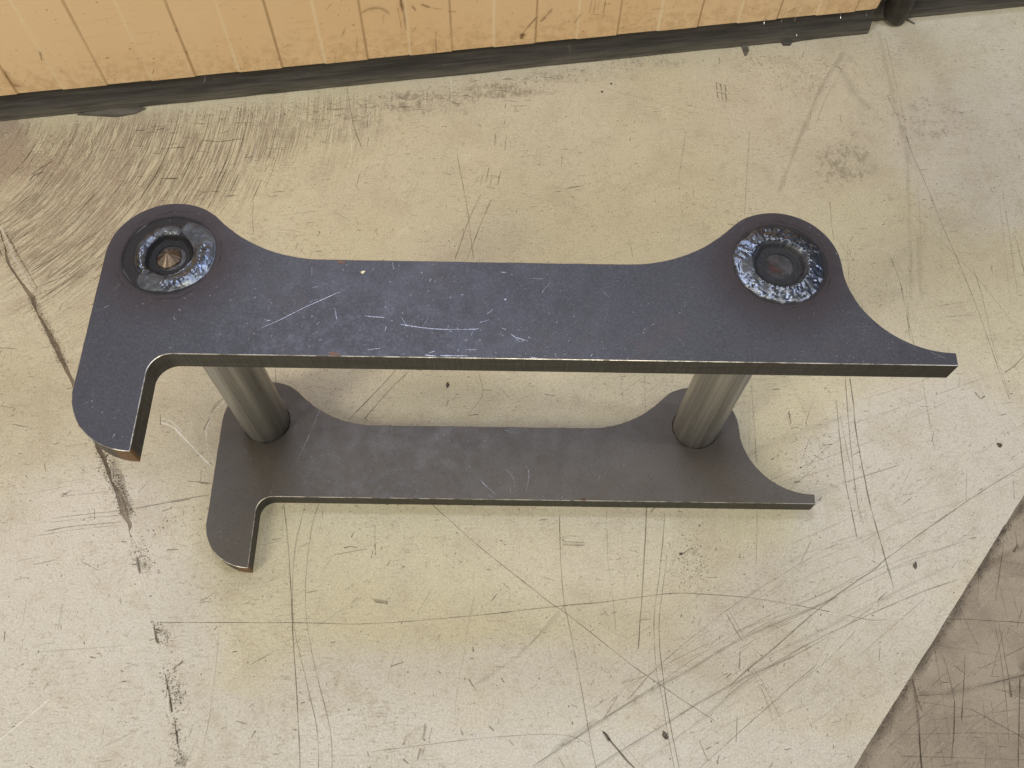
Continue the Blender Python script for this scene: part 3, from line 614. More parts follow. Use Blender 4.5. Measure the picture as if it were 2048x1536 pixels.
# ------------------------------------------------------------------ helpers
class NT:
    """small node-tree builder"""
    def __init__(self, name):
        self.m = bpy.data.materials.new(name)
        self.m.use_nodes = True
        self.t = self.m.node_tree
        self.t.nodes.clear()
        self.out = self.t.nodes.new('ShaderNodeOutputMaterial')
        self.p = self.t.nodes.new('ShaderNodeBsdfPrincipled')
        self.t.links.new(self.p.outputs[0], self.out.inputs[0])
        self.co = self.t.nodes.new('ShaderNodeTexCoord').outputs['Object']

    def put(self, sock, v):
        if isinstance(v, bpy.types.NodeSocket):
            self.t.links.new(v, sock)
        elif isinstance(v, (tuple, list)) and sock.type == 'RGBA' and len(v) == 3:
            sock.default_value = (*v, 1)
        else:
            sock.default_value = v

    def math(self, op, a, b=0.0, c=0.0, clamp=False):
        n = self.t.nodes.new('ShaderNodeMath')
        n.operation = op
        n.use_clamp = clamp
        for k, v in enumerate((a, b, c)):
            self.put(n.inputs[k], v)
        return n.outputs[0]

    def add(self, a, b): return self.math('ADD', a, b)
    def mul(self, a, b): return self.math('MULTIPLY', a, b)

    def vec(self, sx, sy, sz, src=None, rot=0.0, off=(0, 0, 0)):
        n = self.t.nodes.new('ShaderNodeMapping')
        n.vector_type = 'POINT'
        self.put(n.inputs['Vector'], src or self.co)
        n.inputs['Rotation'].default_value = (0, 0, rot)
        n.inputs['Scale'].default_value = (sx, sy, sz)
        n.inputs['Location'].default_value = off
        return n.outputs[0]

    def rotated(self, rot, sx, sy, sz=1.0, off=(0, 0, 0)):
        """rotate first, then stretch"""
        a = self.vec(1, 1, 1, rot=rot)
        return self.vec(sx, sy, sz, src=a, off=off)

    def noise(self, scale=5.0, detail=4.0, rough=0.55, vec=None, dist=0.0):
        n = self.t.nodes.new('ShaderNodeTexNoise')
        self.put(n.inputs['Vector'], vec or self.co)
        n.inputs['Scale'].default_value = scale
        n.inputs['Detail'].default_value = detail
        n.inputs['Roughness'].default_value = rough
        n.inputs['Distortion'].default_value = dist
        return n.outputs['Fac']

    def step(self, v, lo, hi, a=0.0, b=1.0):
        n = self.t.nodes.new('ShaderNodeMapRange')
        n.interpolation_type = 'SMOOTHSTEP'
        self.put(n.inputs[0], v)
        n.inputs[1].default_value, n.inputs[2].default_value = lo, hi
        n.inputs[3].default_value, n.inputs[4].default_value = a, b
        return n.outputs[0]

    def mix(self, f, a, b, mode='MIX'):
        n = self.t.nodes.new('ShaderNodeMix')
        n.data_type = 'RGBA'
        n.blend_type = mode
        self.put(n.inputs[0], f)
        self.put(n.inputs[6], a)
        self.put(n.inputs[7], b)
        return n.outputs[2]

    def attr(self, name, out='Fac'):
        n = self.t.nodes.new('ShaderNodeAttribute')
        n.attribute_name = name
        return n.outputs[out]

    def dist(self, pt, src=None):
        n = self.t.nodes.new('ShaderNodeVectorMath')
        n.operation = 'DISTANCE'
        self.put(n.inputs[0], src or self.co)
        n.inputs[1].default_value = pt
        return n.outputs['Value']

    def xyz(self, src=None):
        n = self.t.nodes.new('ShaderNodeSeparateXYZ')
        self.put(n.inputs[0], src or self.co)
        return n.outputs

    def comb(self, x, y, z=0.0):
        n = self.t.nodes.new('ShaderNodeCombineXYZ')
        for k, v in enumerate((x, y, z)):
            self.put(n.inputs[k], v)
        return n.outputs[0]

    def bump(self, h, strength=0.3, distance=0.001):
        n = self.t.nodes.new('ShaderNodeBump')
        n.inputs['Strength'].default_value = strength
        n.inputs['Distance'].default_value = distance
        self.put(n.inputs['Height'], h)
        self.t.links.new(n.outputs[0], self.p.inputs['Normal'])

    def set(self, color=None, rough=None, metal=None, spec=None):
        for k, v in (('Base Color', color), ('Roughness', rough), ('Metallic', metal), ('Specular IOR Level', spec)):
            if v is not None:
                self.put(self.p.inputs[k], v)
        return self.m


def mesh_obj(name, verts, faces, mats, parent=None, smooth=False, kind=None):
    me = bpy.data.meshes.new(name)
    me.from_pydata([tuple(v) for v in verts], [], [tuple(f) for f in faces])
    for m in (mats if isinstance(mats, (list, tuple)) else [mats]):
        me.materials.append(m)
    if smooth:
        me.polygons.foreach_set('use_smooth', [True] * len(me.polygons))
    me.update()
    o = bpy.data.objects.new(name, me)
    COL.objects.link(o)
    if parent:
        o.parent = parent
    if kind:
        o['kind'] = kind
    return o


def empty(name, loc, rz=0.0):
    o = bpy.data.objects.new(name, None)
    o.location = loc
    o.rotation_euler = (0, 0, rz)
    o.empty_display_size = 0.05
    COL.objects.link(o)
    return o


def tag(o, label, cat, group=None):
    o['label'], o['category'] = label, cat
    if group:
        o['group'] = group
    return o


def smooth1(n, k):
    """smooth 1-D random curve in -1..1"""
    a = RNG.uniform(-1, 1, max(3, int(n / k) + 3))
    x = np.linspace(0, len(a) - 1.001, n)
    i = x.astype(int)
    f = x - i
    f = f * f * (3 - 2 * f)
    return a[i] * (1 - f) + a[i + 1] * f


def vnoise(x, y, seed=0):
    """2-D value noise, numpy"""
    def h(i, j):
        s = np.sin(i * 127.1 + j * 311.7 + seed * 74.7) * 43758.5453
        return s - np.floor(s)
    i, j = np.floor(x), np.floor(y)
    fx, fy = x - i, y - j
    fx, fy = fx * fx * (3 - 2 * fx), fy * fy * (3 - 2 * fy)
    return ((h(i, j) * (1 - fx) + h(i + 1, j) * fx) * (1 - fy) + (h(i, j + 1) * (1 - fx) + h(i + 1, j + 1) * fx) * fy) * 2 - 1


# ------------------------------------------------------------------ mark ribbons (flat scratches and painted light arcs)
class Ribbons:
    def __init__(self):
        self.v, self.f, self.c = [], [], []

    def stroke(self, pts, width, alpha, color, z=0.0, step=0.004, soft=0.6, frame=None, broken=0.5):
        p = np.array(pts, float)
        if len(p) < 2:
            return
        # Catmull-Rom through the points
        q = []
        for i in range(len(p) - 1):
            p0, p1, p2, p3 = p[max(i - 1, 0)], p[i], p[i + 1], p[min(i + 2, len(p) - 1)]
            n = max(1, int(np.linalg.norm(p2 - p1) / step))
            for t in np.arange(n) / n:
                q.append(.5 * (2 * p1 + (p2 - p0) * t + (2 * p0 - 5 * p1 + 4 * p2 - p3) * t * t + (3 * p1 - p0 - 3 * p2 + p3) * t ** 3))
        q.append(p[-1])
        q = np.array(q)
        n = len(q)
        d = np.gradient(q, axis=0)
        d /= np.linalg.norm(d, axis=1)[:, None] + 1e-9
        nrm = np.c_[-d[:, 1], d[:, 0]]
        w = width * .5 * (1 + .35 * smooth1(n, 4) + .25 * smooth1(n, 1.5))
        if n > 4:
            w *= np.clip(np.minimum(np.arange(n), np.arange(n)[::-1]) / 3 + .45, 0, 1)
            q = q + nrm * (smooth1(n, 5) * width * .22)[:, None]
        al = np.clip(alpha * (1 + broken * .6 * smooth1(n, 6) + broken * .4 * smooth1(n, 2)), 0, 1)
        b = len(self.v)
        for i in range(n):
            for k, s in enumerate((-1, 0, 1)):
                x, y = q[i] + nrm[i] * (w[i] * s * (1 + soft))
                self.v.append((x, y, z) if frame is None else frame(x, y))
                self.c.append((*color, 0.0 if s else al[i]))
        for i in range(n - 1):
            k = b + 3 * i
            self.f += [(k, k + 1, k + 4, k + 3), (k + 1, k + 2, k + 5, k + 4)]

    def build(self, name, mat, parent):
        o = mesh_obj(name, self.v, self.f, mat, parent, kind='stuff')
        at = o.data.color_attributes.new('wear_and_light', 'FLOAT_COLOR', 'POINT')
        at.data.foreach_set('color', np.array(self.c, np.float32).ravel())
        return o


def ribbon_material(name, rough=0.7, metal=0.0):
    n = NT(name)
    n.set(n.attr('wear_and_light', 'Color'), rough, metal, 0.3)
    tr = n.t.nodes.new('ShaderNodeBsdfTransparent')
    mx = n.t.nodes.new('ShaderNodeMixShader')
    g = n.step(n.noise(420, 3, .6), .25, .6, .62, 1.0)
    n.put(mx.inputs[0], n.math('MULTIPLY', n.attr('wear_and_light', 'Alpha'), g, clamp=True))
    n.t.links.new(tr.outputs[0], mx.inputs[1])
    n.t.links.new(n.p.outputs[0], mx.inputs[2])
    n.t.links.new(mx.outputs[0], n.out.inputs[0])
    return n.m


M_MARKS = ribbon_material('wear_and_bright_arcs')
M_BRIGHT = ribbon_material('bright_scratches', 0.35, 0.6)
DARK = (.095, .075, .05)
LIGHT = (.95, .93, .86)

# ------------------------------------------------------------------ floor covering
n = NT('worn_floor_covering')
base = n.mix(n.step(n.noise(3.2, 5, .6), .35, .68), (.545, .500, .330), (.605, .565, .415))
pn = n.step(n.add(n.mul(n.noise(5, 5, .65), .5), n.mul(n.attr('pale'), .55)), .38, .62)
base = n.mix(n.mul(pn, .85), base, (.585, .560, .535))
base = n.mix(n.step(n.noise(2.1, 3, .5, vec=n.vec(1, 1, 1, off=(5, 2, 0))), .42, .62, 0, .45), base, (.560, .510, .450))
base = n.mix(n.step(n.noise(15, 7, .7, dist=.5), .46, .70, 0, .50), base, (.420, .362, .255))
base = n.mix(n.step(n.noise(48, 7, .74, dist=.3), .50, .70, 0, .44), base, (.405, .34, .25))
base = n.mix(n.step(n.noise(30, 6, .7, vec=n.vec(1, 1, 1, off=(3, 9, 0))), .56, .72, 0, .40), base, (.72, .69, .55))
fl = n.step(n.noise(150, 5, .75), .53, .66)
base = n.mix(n.mul(fl, n.step(n.noise(7, 4, .6), .38, .62, .22, .68)), base, (.30, .245, .18))
# short scuffs that run with the sheet
tick = n.step(n.noise(1, 3, .6, vec=n.rotated(R(-4), 70, 430)),   .555, .63)
tick = n.mul(tick, n.step(n.noise(9, 3, .6), .40, .62, .15, 1))
base = n.mix(n.mul(tick, n.mul(n.step(n.noise(4.5, 3, .6), .40, .62, .25, 1), n.add(.50, n.mul(n.attr('diag'), -.33)))), base, (.25, .20, .14))
tick2 = n.step(n.noise(1, 3, .6, vec=n.rotated(R(-32), 40, 380)), .57, .68)
base = n.mix(n.mul(tick2, n.mul(n.attr('diag'), .5)), base, (.33, .27, .22))
vert = n.step(n.noise(1, 3, .6, vec=n.rotated(R(3), 420, 40)), .57, .68)
base = n.mix(n.mul(vert, n.mul(n.step(n.noise(6, 2, .5), .45, .65), .25)), base, (.36, .30, .23))
# swept arcs: dirt dragged round a pivot
ctr = (-0.92, 0.885, 0)
rad = n.dist(ctr)
xy = n.xyz()
ang = n.math('ARCTAN2', n.add(xy[1], -ctr[1]), n.add(xy[0], -ctr[0]))
arc = n.noise(1, 4, .62, vec=n.comb(n.mul(rad, 430.0), n.mul(ang, 6.5)))
arc2 = n.noise(1, 4, .65, vec=n.comb(n.mul(rad, 1000.0), n.mul(ang, 17)))
sw = n.attr('sweep')
arcm = n.step(n.add(n.add(n.mul(arc, .62), n.mul(arc2, .38)), n.mul(sw, .12)), .575, .650)
base = n.mix(n.math('MULTIPLY', arcm, n.math('MULTIPLY', sw, .95, clamp=True), clamp=True), base, (.175, .135, .09))
arc3 = n.step(n.add(n.noise(1, 5, .6, vec=n.comb(n.mul(rad, 75.0), n.mul(ang, 3.0), 3.0)), n.mul(n.attr('brown'), .16)), .50, .66)
base = n.mix(n.mul(arc3, n.mul(sw, .55)), base, (.27, .20, .145))
arcl = n.step(n.noise(1, 3, .6, vec=n.comb(n.mul(rad, 520.0), n.mul(ang, 4), 7.0)), .60, .68)
base = n.mix(n.mul(n.mul(arcl, sw), .75), base, (.62, .56, .41))
# ground-in dirt
dn = n.add(n.mul(n.noise(60, 9, .78, dist=.6), .6), n.mul(n.noise(1, 6, .7, vec=n.rotated(R(8), 190, 60)), .4))
dirt = n.attr('dirt')
dm = n.step(n.add(dn, n.mul(dirt, .30)), .60, .74)
base = n.mix(n.mul(dm, n.math('MULTIPLY', dirt, 1.6, clamp=True)), base, (.16, .125, .09))
base = n.mix(n.math('MULTIPLY', dirt, .22, clamp=True), base, (.34, .28, .20))
br = n.attr('brown')
bm_ = n.step(n.add(n.noise(42, 9, .78), n.mul(br, .28)), .58, .72)
base = n.mix(n.mul(bm_, n.math('MULTIPLY', br, .85, clamp=True)), base, (.235, .165, .12))
spk = n.step(n.noise(260, 2, .5), .70, .745)
base = n.mix(n.mul(spk, .75), base, (.13, .10, .07))
grain = n.noise(900, 2, .7)
grain2 = n.noise(420, 3, .7)
base = n.mix(.26, base, n.mix(n.step(n.add(n.mul(grain, .5), n.mul(grain2, .5)), .36, .64), (.24, .20, .15), (.98, .92, .80)), 'MIX')
n.set(base, n.step(n.noise(40, 4, .6), .3, .7, .50, .68), 0.0, .35)
n.bump(n.add(n.mul(n.noise(140, 5, .6), .6), n.mul(grain, .5)), .25, .0008)
M_COVER = n.m

n = NT('bare_floor')
base = n.mix(n.step(n.noise(9, 7, .68, dist=.5), .38, .66), (.33, .272, .205), (.205, .155, .112))
base = n.mix(n.step(n.noise(1, 4, .6, vec=n.rotated(R(2), 40, 420)), .56, .68, 0, .5), base, (.20, .15, .115))
base = n.mix(n.step(n.noise(1, 4, .6, vec=n.rotated(R(-3), 420, 40)), .56, .68, 0, .5), base, (.20, .155, .12))
base = n.mix(n.step(n.noise(1, 4, .6, vec=n.rotated(R(-40), 40, 420)), .58, .70, 0, .4), base, (.50, .44, .37))
base = n.mix(n.step(n.noise(300, 2, .6), .62, .7, 0, .6), base, (.12, .09, .07))
g = n.noise(900, 2, .7)
base = n.mix(.16, base, n.mix(n.step(g, .3, .7), (.12, .10, .08), (.75, .7, .62)))
n.set(base, .6, 0, .35)
n.bump(n.noise(160, 5, .65), .35, .001)
M_BARE = n.m

# base floor, one big sheet
bz = -0.0032
floor = mesh_obj('floor', [(-4, -4, bz), (4, -4, bz), (4, 4, bz), (-4, 4, bz)], [(0, 1, 2, 3)], M_BARE, kind='structure')

WY = lambda x: 1.0184 + 0.1867 * x          # foot of the wall


def edge_left(y):
    """seam between the two sheets"""
    return np.interp(y, SEAM_Y, SEAM_X)


def edge_right(y):
    return 0.617 + (y - 0.3634) * 0.7957


def paint(v, blobs):
    out = np.zeros(len(v))
    for cx, cy, ax, ay, bx, by, amp in blobs:
        det = ax * by - ay * bx
        dx, dy = v[:, 0] - cx, v[:, 1] - cy
        a, b = (dx * by - dy * bx) / det, (ax * dy - ay * dx) / det
        r = np.sqrt(a * a + b * b)
        out = np.maximum(out, amp * np.clip((1.2 - r) / .6, 0, 1))
    return np.clip(out, 0, 1).astype(np.float32)


def covering(name, xl, xr, y0, y1, ny, nx, side):
    ys = np.linspace(y0, y1, ny)
    V, F = [], []
    jag = smooth1(ny, 3) * .0012 + smooth1(ny, 1.2) * .0008
    for j, y in enumerate(ys):
        a, b = xl(y), xr(y)
        if side == 'left':
            b = b + jag[j] * float(np.clip(gapj(y) / .003, .02, 1))
        else:
            a = a + jag[j] * float(np.clip(gapj(y) / .003, .02, 1))
            b = b + jag[-j - 1] * .30 - (.0035 * RNG.random() ** 3 if RNG.random() < .10 else 0)
        for i in range(nx):
            V.append((a + (b - a) * i / (nx - 1), y, 0.0))
    for j in range(ny - 1):
        for i in range(nx - 1):
            k = j * nx + i
            F.append((k, k + 1, k + nx + 1, k + nx))
    # cut edges down to the floor
    for i, col in ((0, 'l'), (nx - 1, 'r')):
        b = len(V)
        for j in range(ny):
            x, y, z = V[j * nx + i]
            V.append((x, y, bz - .0001))
        for j in range(ny - 1):
            q = (j * nx + i, (j + 1) * nx + i, b + j + 1, b + j)
            F.append(q if col == 'l' else q[::-1])
    o = mesh_obj(name, V, F, M_COVER, kind='structure')
    va = np.array(V)
    for nm, bl in BLOBS.items():
        at = o.data.attributes.new(nm, 'FLOAT', 'POINT')
        at.data.foreach_set('value', paint(va, bl))
    return o


gapj = lambda y: np.interp(y, GAP_Y, GAP_W)
cover = covering('floor_covering', lambda y: edge_left(y) + gapj(y), edge_right, -0.6, 1.24, 420, 330, 'right')
cover2 = covering('floor_covering', lambda y: -2.6, lambda y: edge_left(y), -0.6, 1.24, 300, 160, 'left')

rb = Ribbons()
for kind, w, al, pts in MARKS:
    p = np.array(pts, float) / 1000
    z = .00025
    if kind == 's':
        rb.stroke(p, w / 1000, al * .5, (.17, .135, .10), z - .0001, soft=1.4)
    else:
        rb.stroke(p, w / 1000 * .92, al * (.85 if kind == 'd' else 1), DARK if kind == 'd' else LIGHT, z, broken=.5 if kind == 'd' or al < .8 else .1)
        if kind == 'd' and w >= .7 and al > .5:  # pale ribbon to one side paints the lit lip of the scratch
            rb.stroke(p + np.array([w * .75e-3, -w * .35e-3]), w / 1000 * .5, al * .40, (.80, .77, .66), z - .00006)
sweep_pts = lambda x, y: paint(np.array([(x, y, 0.0)]), BLOBS['sweep'])[0]
for k in range(1300):
    rr, aa = RNG.uniform(.17, .80), R(RNG.uniform(-82, 22))
    x, y = -.92 + rr * math.cos(aa), 0.885 + rr * math.sin(aa)
    if y > WY(x) - .004 or sweep_pts(x, y) < RNG.uniform(.2, .9):
        continue
    sp = RNG.exponential(.045) / rr + .012
    arc_ = [(-.92 + rr * math.cos(aa + sp * t), 0.885 + rr * math.sin(aa + sp * t)) for t in (0, .25, .5, .75, 1)]
    if any(yy > WY(xx) - .002 for xx, yy in arc_):
        continue
    lightc = RNG.random() < .35
    rb.stroke(arc_, RNG.uniform(.0005, .0011), RNG.uniform(.25, .8), (.66, .60, .45) if lightc else (.14, .105, .07), .00016 + RNG.uniform(0, .00004), broken=.9)
# countless small nicks and specks
for k in range(6500):
    x, y = RNG.uniform(-.95, 1.0), RNG.uniform(0, 1.2)
    if y > WY(x) - .01 or x > edge_right(y) - .006:
        continue
    t = RNG.random()
    if t < .55:                                     # dots
        a = RNG.uniform(0, 6.28)
        L = RNG.uniform(.0005, .0014)
        wd = RNG.uniform(.0008, .0019) if RNG.random() < .85 else RNG.uniform(.0018, .0028)
        al = RNG.uniform(.35, 1)
    else:
        a = R(RNG.normal(6, 10)) if y > .45 else (R(RNG.normal(30, 25)) if x > .1 else R(RNG.normal(12, 25)))
        if RNG.random() < .22:
            a += R(80)
        L = RNG.exponential(.004) + .0012
        wd = RNG.uniform(.0005, .0011)
        al = RNG.uniform(.2, .85)
    rb.stroke([(x, y), (x + L * math.cos(a), y + L * math.sin(a))], wd, al, DARK, .00022 + RNG.uniform(0, .00004), soft=.35)
# fine pale scuffs, bottom right
for k in range(150):
    x, y = RNG.uniform(.1, .7), RNG.uniform(.05, .5)
    if x > edge_right(y) - .05:
        continue
    a = R(RNG.normal(34, 9))
    L = RNG.uniform(.02, .11)
    rb.stroke([(x, y), (x + L * .5 * math.cos(a), y + L * .5 * math.sin(a) + RNG.normal(0, .002)), (x + L * math.cos(a), y + L * math.sin(a))], RNG.uniform(.0004, .0008), RNG.uniform(.1, .34), (.20, .165, .13) if RNG.random() < .75 else LIGHT, .0002)
for k in range(40):
    x, y = RNG.uniform(.3, .8), RNG.uniform(.35, .85)
    a = R(RNG.normal(100, 7))
    L = RNG.uniform(.02, .10)
    rb.stroke([(x, y), (x + L * math.cos(a), y + L * math.sin(a))], RNG.uniform(.0004, .0007), RNG.uniform(.12, .3), (.20, .165, .13), .0002)
for x0, y0, x1, y1, wd, cnt in SPECK_BANDS:
    for k in range(cnt):
        t = RNG.random()
        x, y = x0 + (x1 - x0) * t + RNG.normal(0, wd), y0 + (y1 - y0) * t + RNG.normal(0, wd)
        a, L = RNG.uniform(0, 3.14), RNG.uniform(.0004, .0022)
        rb.stroke([(x, y), (x + L * math.cos(a), y + L * math.sin(a))], RNG.uniform(.0006, .0015), RNG.uniform(.3, .9), (.13, .10, .07), .00024, soft=.4)
rb.build('scratches', M_MARKS, cover)  # also holds the painted arcs of reflected light

rb = Ribbons()
for kind, w, al, pts in FLOOR_MARKS:
    p = np.array(pts, float) / 1000
    rb.stroke(p, w / 1000 * .9, al * (.9 if kind == 'd' else .5), (.085, .06, .045), bz + (.0003 if kind == 'd' else .0002), soft=.6 if kind == 'd' else 1.3)
pts = [(edge_right(y) + .004 + RNG.normal(0, .0012), y) for y in np.arange(-.02, .46, .02)]
rb.stroke(pts, .008, .38, (.10, .075, .055), bz + .00015, soft=1.0, broken=.8)
for k in range(380):
    y = RNG.uniform(0, .45)
    x = edge_right(y) + .002 + RNG.exponential(.005)
    a, L = RNG.uniform(0, 3.14), RNG.uniform(.0004, .002)
    rb.stroke([(x, y), (x + L * math.cos(a), y + L * math.sin(a))], RNG.uniform(.0006, .0014), RNG.uniform(.3, .9), (.08, .06, .045), bz + .0002, soft=.4)
for k in range(420):
    x, y = RNG.uniform(.36, .75), RNG.uniform(0, .45)
    if x < edge_right(y) + .003:
        continue
    a = R(random.choice([2, 2, 92, 92, 40, 60, 150]) + RNG.normal(0, 5))
    L = RNG.exponential(.03) + .004
    rb.stroke([(x, y), (x + L * math.cos(a), y + L * math.sin(a))], RNG.uniform(.0004, .001), RNG.uniform(.15, .55), (.09, .065, .05), bz + .0002)
rb.build('scratches', M_MARKS, floor)

# ------------------------------------------------------------------ wall with its black rubber seal
WALL = empty('wall', (0, 1.0184, 0), math.atan(0.1867))
tag(WALL, 'orange ribbed wall panel with a black rubber strip along its foot', 'wall')

n = NT('orange_panel_paint')
c0 = n.mix(n.step(n.noise(4, 4, .55), .3, .7), (.89, .625, .36), (.93, .69, .43))
z = n.xyz()[2]
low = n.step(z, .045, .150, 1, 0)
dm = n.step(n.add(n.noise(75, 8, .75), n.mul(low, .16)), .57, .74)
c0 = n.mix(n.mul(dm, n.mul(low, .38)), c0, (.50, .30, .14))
c0 = n.mix(n.step(n.noise(1, 4, .6, vec=n.vec(14, 14, 160)), .58, .72, 0, .22), c0, (.48, .29, .12))
c0 = n.mix(n.step(n.noise(190, 2, .5), .70, .75, 0, .55), c0, (.25, .15, .08))
# lit rib bevels painted as pale lines, shaded ones as dark lines
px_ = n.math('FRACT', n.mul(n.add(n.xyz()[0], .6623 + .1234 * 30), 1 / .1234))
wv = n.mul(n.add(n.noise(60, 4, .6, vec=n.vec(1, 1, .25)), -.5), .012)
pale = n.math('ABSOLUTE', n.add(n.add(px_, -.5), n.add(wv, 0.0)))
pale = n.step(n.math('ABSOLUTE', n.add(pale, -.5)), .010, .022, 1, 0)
rib_shade = n.step(n.math('ABSOLUTE', n.add(n.add(px_, -.5), wv)), .008, .020, 1, 0)
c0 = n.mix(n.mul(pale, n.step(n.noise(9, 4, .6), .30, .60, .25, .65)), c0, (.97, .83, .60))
c0 = n.mix(n.mul(rib_shade, n.step(n.noise(8, 4, .6), .30, .60, .35, .85)), c0, (.50, .32, .155))
g = n.noise(800, 2, .7)
c0 = n.mix(.12, c0, n.mix(n.step(g, .3, .7), (.35, .2, .08), (1, .72, .38)))
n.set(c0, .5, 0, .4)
n.bump(n.noise(220, 4, .6), .15, .0005)
M_ORANGE = n.m

# ribbed sheet: shallow flats that step in and out every 62 mm
prof = [(-2.0, .004)]
k0 = -0.6623
xs = [k0 + .0617 * k for k in range(-20, 20)]
lvl = 0
for i, x in enumerate(xs):
    if x > .535:
        break
    k = i - 20
    if k % 2 == 0:
        prof += [(x - .0012, .0051), (x + .0012, .0037)]
    else:
        prof += [(x - .0012, .0037), (x + .0012, .0051)]
prof[0] = (-2.0, prof[1][1])
lasty = prof[-1][1]
prof += [(.536, lasty), (.545, .0065), (.5505, .012), (.552, .020), (.552, .05)]
prof = [(-2.0, .05)] + prof
Hs = [.0425, .0437, .0450, 1.02]
V, F = [], []
m = len(prof)
for h in Hs:
    for i, (x, y) in enumerate(prof):
        V.append((x, y + (.003 if h == Hs[0] and 0 < i < m - 1 else 0), h))
m = len(prof)
for a in range(len(Hs) - 1):
    for i in range(m - 1):
        F.append((a * m + i, a * m + i + 1, (a + 1) * m + i + 1, (a + 1) * m + i))
F.append(tuple(range((len(Hs) - 1) * m, len(Hs) * m)))
F.append(tuple(range(m))[::-1])
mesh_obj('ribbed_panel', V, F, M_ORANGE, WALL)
panel = bpy.data.objects['ribbed_panel']
rb = Ribbons()
for w, al, pts in WALL_MARKS:
    p = np.array(pts, float) / 1000
    rb.stroke(p, w / 1000, al, (.15, .075, .025), frame=lambda x, y: (x, .0026, y), step=.003)
for k in range(260):
    x, zz = RNG.uniform(-.85, .54), .046 + RNG.exponential(.035)
    a = RNG.uniform(0, 3.14)
    L = RNG.uniform(.0006, .003)
    rb.stroke([(x, zz), (x + L * math.cos(a), zz + L * math.sin(a))], RNG.uniform(.0005, .0014), RNG.uniform(.2, .7), (.17, .09, .035), frame=lambda x, y: (x, .0028, y))
rb.build('drips_and_scuffs', M_MARKS, panel)

n = NT('black_rubber')
st = n.noise(1, 5, .65, vec=n.vec(9, 160, 160))
c0 = n.mix(n.step(st, .35, .7), (.030, .028, .026), (.075, .070, .064))
zz = n.xyz()[2]
low_grey = n.mul(n.step(zz, .002, .024, 1, 0), n.step(n.noise(1, 5, .6, vec=n.vec(12, 60, 200)), .25, .62))  # grey band, stronger towards the foot of the strip
c0 = n.mix(n.mul(low_grey, .65), c0, (.205, .190, .165))
c0 = n.mix(n.step(n.noise(24, 7, .7, dist=.8), .62, .74, 0, .5), c0, (.13, .115, .095))
n.set(c0, n.step(n.noise(50, 4, .6), .3, .7, .42, .7), 0, .45)
n.bump(n.add(st, n.noise(130, 5, .65)), .4, .0012)
M_RUBBER = n.m


def seal(x0, x1, yoff, h, name='rubber_seal'):
    nx = int((x1 - x0) / .004)
    sec = [(0.000, 0.0), (-.0010, .0025), (-.0008, .010), (.0012, .018), (.0045, .026), (.0075, .034), (.0095, h), (.03, h), (.03, 0)]
    V, F = [], []
    j1, j2 = smooth1(nx + 1, 14) * .0006, smooth1(nx + 1, 4) * .0003
    for i in range(nx + 1):
        x = x0 + (x1 - x0) * i / nx
        for k, (y, z) in enumerate(sec):
            dy = (j1[i] * (1 if k < 4 else .4) + j2[i] * (1 if k in (1, 2, 4) else .3)) if k < 7 else 0
            V.append((x, y + yoff + dy, max(0.0002, z + (j2[i] if 0 < k < 6 else 0))))
    m = len(sec)
    for i in range(nx):
        for k in range(m - 1):
            F.append((i * m + k, i * m + k + 1, (i + 1) * m + k + 1, (i + 1) * m + k))
    F.append(tuple(range(m)))
    F.append(tuple(range(nx * m, nx * m + m))[::-1])
    return mesh_obj(name, V, F, M_RUBBER, WALL, smooth=False)


s1 = seal(-2.0, .5455, .0, .046)
s2 = seal(.556, 2.0, .0245, .05)

# torn rags of rubber squeezed out under the strip
def rag(pts, z0, parent, name='torn_flap'):
    b = len(pts)
    V = [(x, y, z0) for x, y in pts] + [(x + .0003, y + .0004, z0 + .0022) for x, y in pts]
    F = [tuple(range(b))[::-1], tuple(range(b, 2 * b))] + [(i, (i + 1) % b, b + (i + 1) % b, b + i) for i in range(b)]
    return mesh_obj(name, V, F, M_RUBBER, parent)


for pts in RAGS:
    rag([(x / 1000, y / 1000) for x, y in pts], .0004, s1)

# rubber tube end between the two strips
def lathe(rings, nseg, cap0=True, cap1=True):
    V, F = [], []
    for r, z in rings:
        for k in range(nseg):
            a = 2 * math.pi * k / nseg
            V.append((r * math.cos(a), r * math.sin(a), z))
    for j in range(len(rings) - 1):
        for k in range(nseg):
            a, b = j * nseg + k, j * nseg + (k + 1) % nseg
            F.append((a, b, b + nseg, a + nseg))
    if cap0:
        F.append(tuple(range(nseg))[::-1])
    if cap1:
        F.append(tuple(range((len(rings) - 1) * nseg, len(rings) * nseg)))
    return V, F


n = NT('dark_tube_rubber')
c0 = n.mix(n.step(n.noise(30, 6, .7), .35, .7), (.020, .017, .014), (.060, .050, .040))
c0 = n.mix(n.step(n.noise(70, 5, .7), .66, .74, 0, .4), c0, (.2, .18, .15))
n.set(c0, .5, 0, .5)
n.bump(n.noise(90, 5, .65), .4, .001)
M_TUBE = n.m
th = math.atan(0.1867)
wp = lambda x, y: (x * math.cos(th) - y * math.sin(th), 1.0184 + x * math.sin(th) + y * math.cos(th))
tx, ty = wp(.5955, .0265)
V, F = lathe([(.0165, .0005), (.0205, .0035), (.0215, .012), (.0208, .03), (.0212, .07), (.0205, .16), (.021, .4), (.021, .9)], 36)
V = [(x * (1 + .05 * math.sin(3 * math.atan2(y, x) + 9 * z)), y * .95, z + (.008 * max(0, -x / .021) if z < .03 else 0)) for x, y, z in V]
tube = mesh_obj('rubber_tube', V, F, M_TUBE, smooth=True)
tube.location = (tx, ty, 0)
tube.rotation_euler = (0, 0, th)
tag(tube, 'upright dark rubber tube standing at the end of the orange wall panel', 'tube')
sh = rag([(.0185, -.004), (.0212, -.0075), (.0305, -.0175), (.0230, -.0055)], .0006, tube, 'torn_flap')

